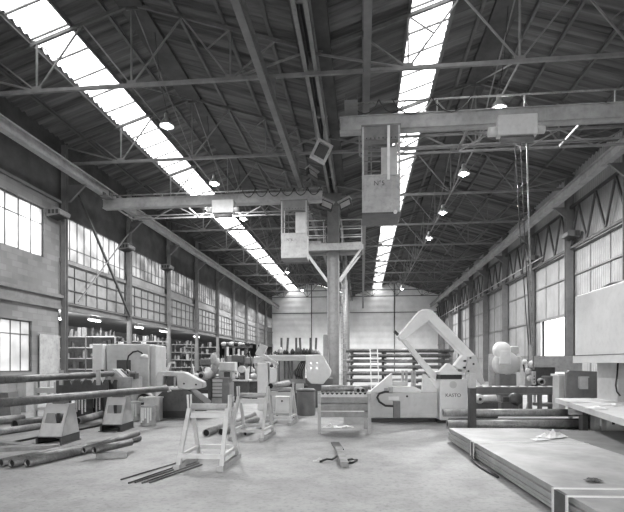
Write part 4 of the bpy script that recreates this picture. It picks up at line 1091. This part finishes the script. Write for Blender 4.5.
tb = MB().prism([(-.5, .0), (-1.28, -4.95), (1.0, -4.95), (1.0, .0)], .58, .7, 'xy').build('work_table', M_WHITE, t)
MB().box(-.62, -.5, -1.9, -1.7, 0, .58).build('table_leg', M_DARKP, t); MB().box(-.36, -.24, -1.9, -1.7, 0, .58).build('table_leg', M_PALE, t); MB().box(.3, .6, -2.9, -2.6, 0, .58).build('table_leg', M_LIGHT, t)
MB().box(-.035, -.02, -4.6, .0, H+.19, H+.205).build('seam', M_DARKP, t)
MB().box(-.9, .9, -1.9, -1.8, .45, .58).build('table_rail', M_PALE, t)
solo('tool_roll', rag(MB(), .25, .2, .12, 8, 5), M_BLACK, 'dark crumpled cloth on the top far corner of the white press', 'cloth', None, (5.95, 12.9, 3.44), 0)
solo('tool_roll', MB().path([(0, 0, .04), (.1, -.2, .12), (.25, -.5, .12), (.3, -.8, .05)], .05, 8), M_DARKP, 'dark bundled strap along the top edge of the white press', 'strap', None, (5.95, 12.6, 3.46), 0)

# ---- stacked steel plates in the foreground
org = P(448.6, 427.4, F*(H-.3)/64.4); rz = .06
def plate(loc, w, l, th, label, m, grp, rz_=rz, name='steel_plate'):
    return solo(name, MB().box(0, w, -l, 0, 0, th), m, label, 'steel plate', grp, loc, rz_)
NL = 6
for i in range(NL):
    j = (random.uniform(-.02, .02) if i < 5 else 0, random.uniform(-.03, .03))
    plate((org.x+j[0]-.03*(NL-1-i)/NL, org.y+j[1], .045+.0425*i), 1.86, 7.6, .034, ('bottom', 'second lowest', 'third lowest', 'fourth lowest', 'second highest', 'top')[i]+' plate of the foreground stack of steel plates', M_PLATE, 'left stack of steel plates')
R2 = Matrix.Rotation(rz, 3, 'Z')
def sw(x, y, z=0): return Vector((org.x, org.y, 0))+R2 @ Vector((x, y, z))
for i in range(5):
    q = sw(1.9, .02)
    plate((q.x, q.y, .045+.0425*i), 2.6, 7.6, .034, ('bottom', 'second', 'third', 'fourth', 'top')[i]+' plate of the darker stack at the right edge', M_PLATED if i == 4 else M_PLATE, 'right stack of steel plates')
for i, y in enumerate((-.5, -2.6, -4.9, -7.0)):
    q = sw(.1, y); solo('timber_bearer', MB().box(0, 4.3, -.05, .05, 0, .045), M_WOOD, ORD[i]+' timber bearer from the back under the steel plates', 'bearer', 'timber bearers', (q.x, q.y, 0), rz)
o = P(615.5, 424, 11.0)
t = T('support_block', 'small white block with a dark hole under the white work table', 'block', (o.x, o.y, 0), TH)
MB().box(-.2, .3, 0, .2, 0, .36).build('body', M_WHITE, t, bevel=.01); MB().box(-.08, -.02, -.01, 0, .24, .33).build('hole', M_BLACK, t)
for i, (x_, y_) in enumerate(((5.2, 12.3), (5.6, 11.4), (4.9, 10.6), (5.5, 9.8))):
    solo('sheet_offcut', rag(MB(), .5, .4, .05, 6, 5), M_WHITE, ORD[i]+' thin white offcut from the back on the white work table', 'offcut', 'offcuts on the work table', (x_, y_, .7), .5*i)
def strap(y, wd, label, bw=.015):
    t = T('steel_strap', label, 'strap', tuple(sw(0, y)), rz)
    zt = .045+.0425*5+.034
    for k in (0, 1):
        yy = -k*wd
        MB().box(-.045, 1.86, yy-bw, yy+bw, zt+.001, zt+.007).build('top_band', M_WHITE, t)
        MB().box(-.05, -.044, yy-bw, yy+bw, .0, zt+.007).build('side_band', M_WHITE, t)
    MB().box(-.046, -.042, -wd+.013, -.013, .0, zt).build('side_infill', M_DARKP, t)
    return t
strap(-1.78, .16, 'narrow white edged strap around the far end of the plate stack')
strap(-4.88, .31, 'broad white edged strap around the near end of the plate stack', .027)
pts = [sw(-.07, -1.9, .06), sw(-.1, -2.1, .03), sw(-.11, -2.5, .02), sw(-.09, -2.9, .02), sw(-.06, -3.2, .02)]
solo('loose_strap', MB().path(pts, .022, 6), M_BLACK, 'loose dark strap end curling on the floor beside the plate stack', 'strap')
o = G(552, 437, .3); solo('crumpled_paper', rag(MB(), .5, .32, .2, 8, 6), M_WHITE, 'crumpled white paper lying on the far part of the plate stack', 'paper', None, (o.x, o.y, .3), .6)
o = G(541, 440, .3); solo('crumpled_paper', rag(MB(), .3, .2, .05, 6, 4), M_WHITE, 'flatter torn paper left of the crumpled paper on the plates', 'paper', None, (o.x, o.y, .3), .2)
o = G(594, 481, .3)
solo('plate_debris', rag(MB(), .18, .12, .04, 7, 5), M_RUST, 'small dark scrap lying on the plates before the broad strap', 'scrap', None, (o.x, o.y, .3), .2)

# ---- back pipe rack with ladder
f = Fr(402, 25.0)
t = T('pipe_rack', 'tall rack full of long pipes in front of the back wall, right of the columns', 'rack', f.loc, f.rz)
lv = (388, 380.5, 373.5, 367, 361, 355.5, 350.5)
for px in (353, 386, 418, 449):
    MB().box(f.x(px)-.06, f.x(px)+.06, 1.0, 1.12, 0, f.z(349)).build('upright', M_DARKP, t)
    for py in lv: MB().box(f.x(px)-.04, f.x(px)+.04, .1, 1.0, f.z(py)-.16, f.z(py)-.1).build('arm', M_DARKP, t)
R = Matrix.Rotation(TH, 3, 'Z'); L0 = Vector(f.loc)
ms = [M_PIPE, M_PIPEL, M_PIPE, M_RUST, M_RUST, M_PIPE]
for li, py in enumerate(lv):
    zz = f.z(py)-.1
    for k in range(4):
        r = random.choice((.07, .085, .1)); x0 = f.x(347+random.uniform(0, 5)); x1 = f.x(455+random.uniform(-9, 2))
        pipe(L0+R @ Vector((x0, .2+.23*k, zz+r)), L0+R @ Vector((x1, .2+.23*k, zz+r)), r, 'long pipe on the %s level up of the tall pipe rack' % ORD[li], 'pipes on rack level %s' % ORD[li], random.choice(ms), .012, 10)
f = Fr(375, 24.4)
t = T('leaning_ladder', 'metal ladder leaning against the tall pipe rack', 'ladder', f.loc, f.rz)
for px in (371.2, 378.6): MB().bar((f.x(px-.8), -.5, 0), (f.x(px), .45, f.z(349)), .045, .04).build('stile', M_LIGHT, t)
for i in range(9):
    q = (i+1)/9.6; zz = f.z(349)*q; MB().bar((f.x(370.6+.7*q), -.5+.95*q, zz), (f.x(378+.7*q), -.5+.95*q, zz), .03).build('rung', M_LIGHT, t)

# ---- annex shelves behind the left wall, facing the camera end of the hall
def shelf_unit(x, y, w, n, h_, label):
    t = T('storage_shelf', label, 'shelving', (x, y, 0), 0, 'annex shelving')
    for xx in (0, w/2, w):
        for yy in (0, .8): MB().box(xx-.04, xx+.04, yy-.04+.0, yy+.04, 0, h_).build('post', M_MID, t)
    for i in range(n): MB().box(-.02, w+.02, -.03, .83, h_*(i+1)/n-.05, h_*(i+1)/n).build('shelf', M_LIGHT, t)
    return t
for si, (x, y, w) in enumerate(((-18.3, 27.2, 3.7), (-18.0, 33.6, 3.6), (-18.0, 39.5, 3.6), (-18.0, 46.5, 3.6))):
    n, h_ = 5, 3.25
    shelf_unit(x, y, w, n, h_, 'pale shelf unit full of parts behind the left wall opening, %s from the front' % ORD[si])
    for i in range(n):
        nn = int(w/.27); z0_ = h_*(i+1)/n; top_ = .5 if i < n-1 else .6
        for k in range(nn):
            if random.random() < .12: continue
            xx = x+.2+(w-.4)*k/(nn-1)
            if abs(xx-x-w/2) < .12: continue
            hh = random.uniform(.12, top_); ww = random.uniform(.06, .11)
            m = random.choice([M_DARKP, M_BLACK, M_MID, M_PALE, M_LIGHT, M_DARKP])
            kind = random.random(); yy = y+random.uniform(.2, .4)
            if kind < .45: mb = MB().box(-ww, ww, -ww, ww, 0, hh); nm = 'stock_box'
            elif kind < .75: mb = MB().lathe([(0, 0), (ww, 0), (ww, hh*.7), (ww*.4, hh*.8), (ww*.4, hh), (0, hh)], (0,0,0), 10); nm = 'stock_can'
            else: mb = MB().prism([(-ww, 0), (ww, 0), (ww*.6, hh*.5), (ww*.9, hh), (-ww*.3, hh*.8)], -ww, ww); nm = 'stock_part'
            solo(nm, mb, m, 'stored item on the %s shelf unit from the front, %s shelf up' % (ORD[si], ORD[i]), 'stored item', 'stored items on shelf unit %s shelf %s' % (ORD[si], ORD[i]), (xx, yy, z0_))
# fluorescent lamps
def tube_lamp(loc, label, rz_=0):
    t = T('fluorescent_lamp', label, 'lamp', loc, rz_, 'annex fluorescent lamps')
    MB().box(-.06, .06, -.65, .65, .05, .12).build('fixture', M_LIGHT, t); MB().tube((0, -.6, .02), (0, .6, .02), .035, 8).build('tube', M_TUBE, t)
    MB().bar((0, -.4, .12), (0, -.4, .4), .015).bar((0, .4, .12), (0, .4, .4), .015).build('hanger', M_BLACK, t)
    return t
for i, (y, x) in enumerate(((24.6, -16.6), (26.0, -15.2), (31.5, -15.2), (35.5, -15.2), (43.0, -15.2))):
    l = bpy.data.lights.new('tube_light', 'POINT'); l.energy = 300; l.shadow_soft_size = .3
    lo = bpy.data.objects.new('tube_light', l); COL.objects.link(lo); lo.location = (x, y, H+2.3)
    tube_lamp((x, y, H+2.4), 'lit fluorescent tube under the annex ceiling, %s of five from the front' % ORD[i])
# ---- background clutter between bender and central machine: small machines
random.seed(11)
spots = [(236, 20.0), (246, 23.0), (228, 25.5), (258, 21.3), (241, 28.0), (268, 27.0), (212, 30.0), (203, 26.0), (224, 34.0), (256, 32.0)]
names = ['first', 'second', 'third', 'fourth', 'fifth', 'sixth', 'seventh', 'eighth', 'ninth', 'tenth']
kinds = ['bench grinder on a dark stand left of the pale pillar', 'cluttered dark machine behind the second trestle', 'dark machine just right of the slatted machine head',
         'low machine with round guards beside the pale pillar', 'tall dark machine in front of the left wall columns', 'dark machine behind the swing arm',
         'distant machine behind the slatted machine', 'distant machine behind the bender arm', 'far machine near the annex opening', 'far machine left of the stake rack']
for i, (px, d) in enumerate(spots):
    f = Fr(px, d); t = T('workshop_machine', kinds[i], 'machine', f.loc, f.rz, 'background machines')
    w = random.uniform(.45, .7); h_ = random.uniform(.75, 1.0)
    MB().box(-w, w, 0, .8, 0, h_*.25).build('plinth', M_BLACK, t)
    MB().box(-w*.85, w*.85, .08, .7, h_*.25, h_).build('body', random.choice([M_MID, M_DARKP, M_PALE]), t, bevel=.03)
    MB().box(-w*1.1, w*1.05, 0, .8, h_, h_+.06).build('table', M_LIGHT, t)
    MB().box(w*.2, w*.55, .3, .6, h_+.06, h_+.9).build('column', random.choice([M_MID, M_DARKP]), t, bevel=.02)
    MB().box(-w*.4, w*.6, .15, .6, h_+.75, h_+1.1).build('head', random.choice([M_PALE, M_MID, M_DARKP]), t, bevel=.05)
    MB().tube((-w*.15, .3, h_+.75), (-w*.15, .3, h_+.35), .07, 10, .03).build('spindle', M_STEEL, t)
    MB().tube((-w*.8, .1, h_+.2), (-w*.1, .1, h_+.2), .13, 12).build('chuck', M_PALE, t)
    MB().tube((w*.4, .0, h_+.5), (w*.4, .3, h_+.5), .15, 14).build('handwheel', M_LIGHT, t)
    for a in range(3): MB().sphere((-w*.7+w*.5*a, .02, h_*.6), .05, 8).build('knob', M_BLACK, t)
    for a in range(9):
        x_ = random.uniform(-w, w*1.1); y_ = random.uniform(.05, .6); z_ = h_+.06; hh = random.uniform(.12, .55); q_ = random.uniform(.04, .11)
        g_ = random.choice([M_BLACK, M_BLACK, M_DARKP, M_LIGHT, M_WHITE, M_MID])
        if a % 3 == 0: MB().box(x_-q_, x_+q_, y_-q_, y_+q_, z_, z_+hh).build('fixture', g_, t)
        elif a % 3 == 1: MB().bar((x_, y_, z_), (x_+random.uniform(-.2, .2), y_, z_+hh*1.6), q_*.5).build('lever', g_, t)
        else: MB().tube((x_, y_, z_+q_), (x_+random.uniform(.1, .3), y_-.1, z_+q_), q_, 10).build('fitting', g_, t)
    MB().path([(w*.5, .5, h_+1.0), (w*.9, .4, h_+1.25), (w*1.05, .3, h_+.8), (w*.95, .3, h_+.1)], .025, 6).build('hose', M_BLACK, t)
# jib with motors above the clutter
f = Fr(236, 24.0)
t = T('tool_gantry', 'dark low gantry hung with tools above the cluttered machines at left centre', 'gantry', f.loc, f.rz)
for px in (226, 246): MB().box(f.x(px)-.07, f.x(px)+.07, 0, .14, 0, f.z(346)).build('post', M_DARKP, t)
MB().box(f.x(222), f.x(252), -.02, .16, f.z(348), f.z(345)).build('beam', M_DARKP, t)
for px in (224, 228, 231.5, 236, 240, 243, 248):
    q_ = random.uniform(.07, .14); MB().sphere((f.x(px), 0, f.z(344)), q_, 8, (1.2, 1, .8)).build('motor_head', random.choice([M_BLACK, M_DARKP, M_PALE]), t)
for px, py in ((228, 350), (239, 352), (243, 354)): MB().box(f.x(px)-.05, f.x(px)+.05, -.1, -.02, f.z(py+6), f.z(py-3)).build('hanging_tool', M_LIGHT, t)
# ------------------------------------------------------------------ camera, sky, render settings
cam = bpy.data.cameras.new('camera'); co = bpy.data.objects.new('camera', cam); COL.objects.link(co)
co.location = (0, 0, H); co.rotation_euler = (PI/2, 0, TH)
cam.sensor_fit = 'HORIZONTAL'; cam.sensor_width = 36; cam.lens = 36*F/624
cam.shift_x = 0; cam.shift_y = (363-256)/624.0; cam.clip_end = 500
sc = bpy.context.scene; sc.camera = co
w = bpy.data.worlds.new('sky'); sc.world = w; w.use_nodes = True
bg = w.node_tree.nodes['Background']; bg.inputs['Color'].default_value = (1, 1, 1, 1); bg.inputs['Strength'].default_value = 12
sc.view_settings.view_transform = 'Standard'; sc.view_settings.look = 'None'; sc.view_settings.gamma = 1
sc.view_settings.exposure = -0.35; sc.view_settings.use_curve_mapping = False
c = sc.cycles; c.use_denoising = True; c.max_bounces = 8; c.diffuse_bounces = 5; c.transparent_max_bounces = 8
c.caustics_reflective = False; c.caustics_refractive = False; c.sample_clamp_indirect = 6
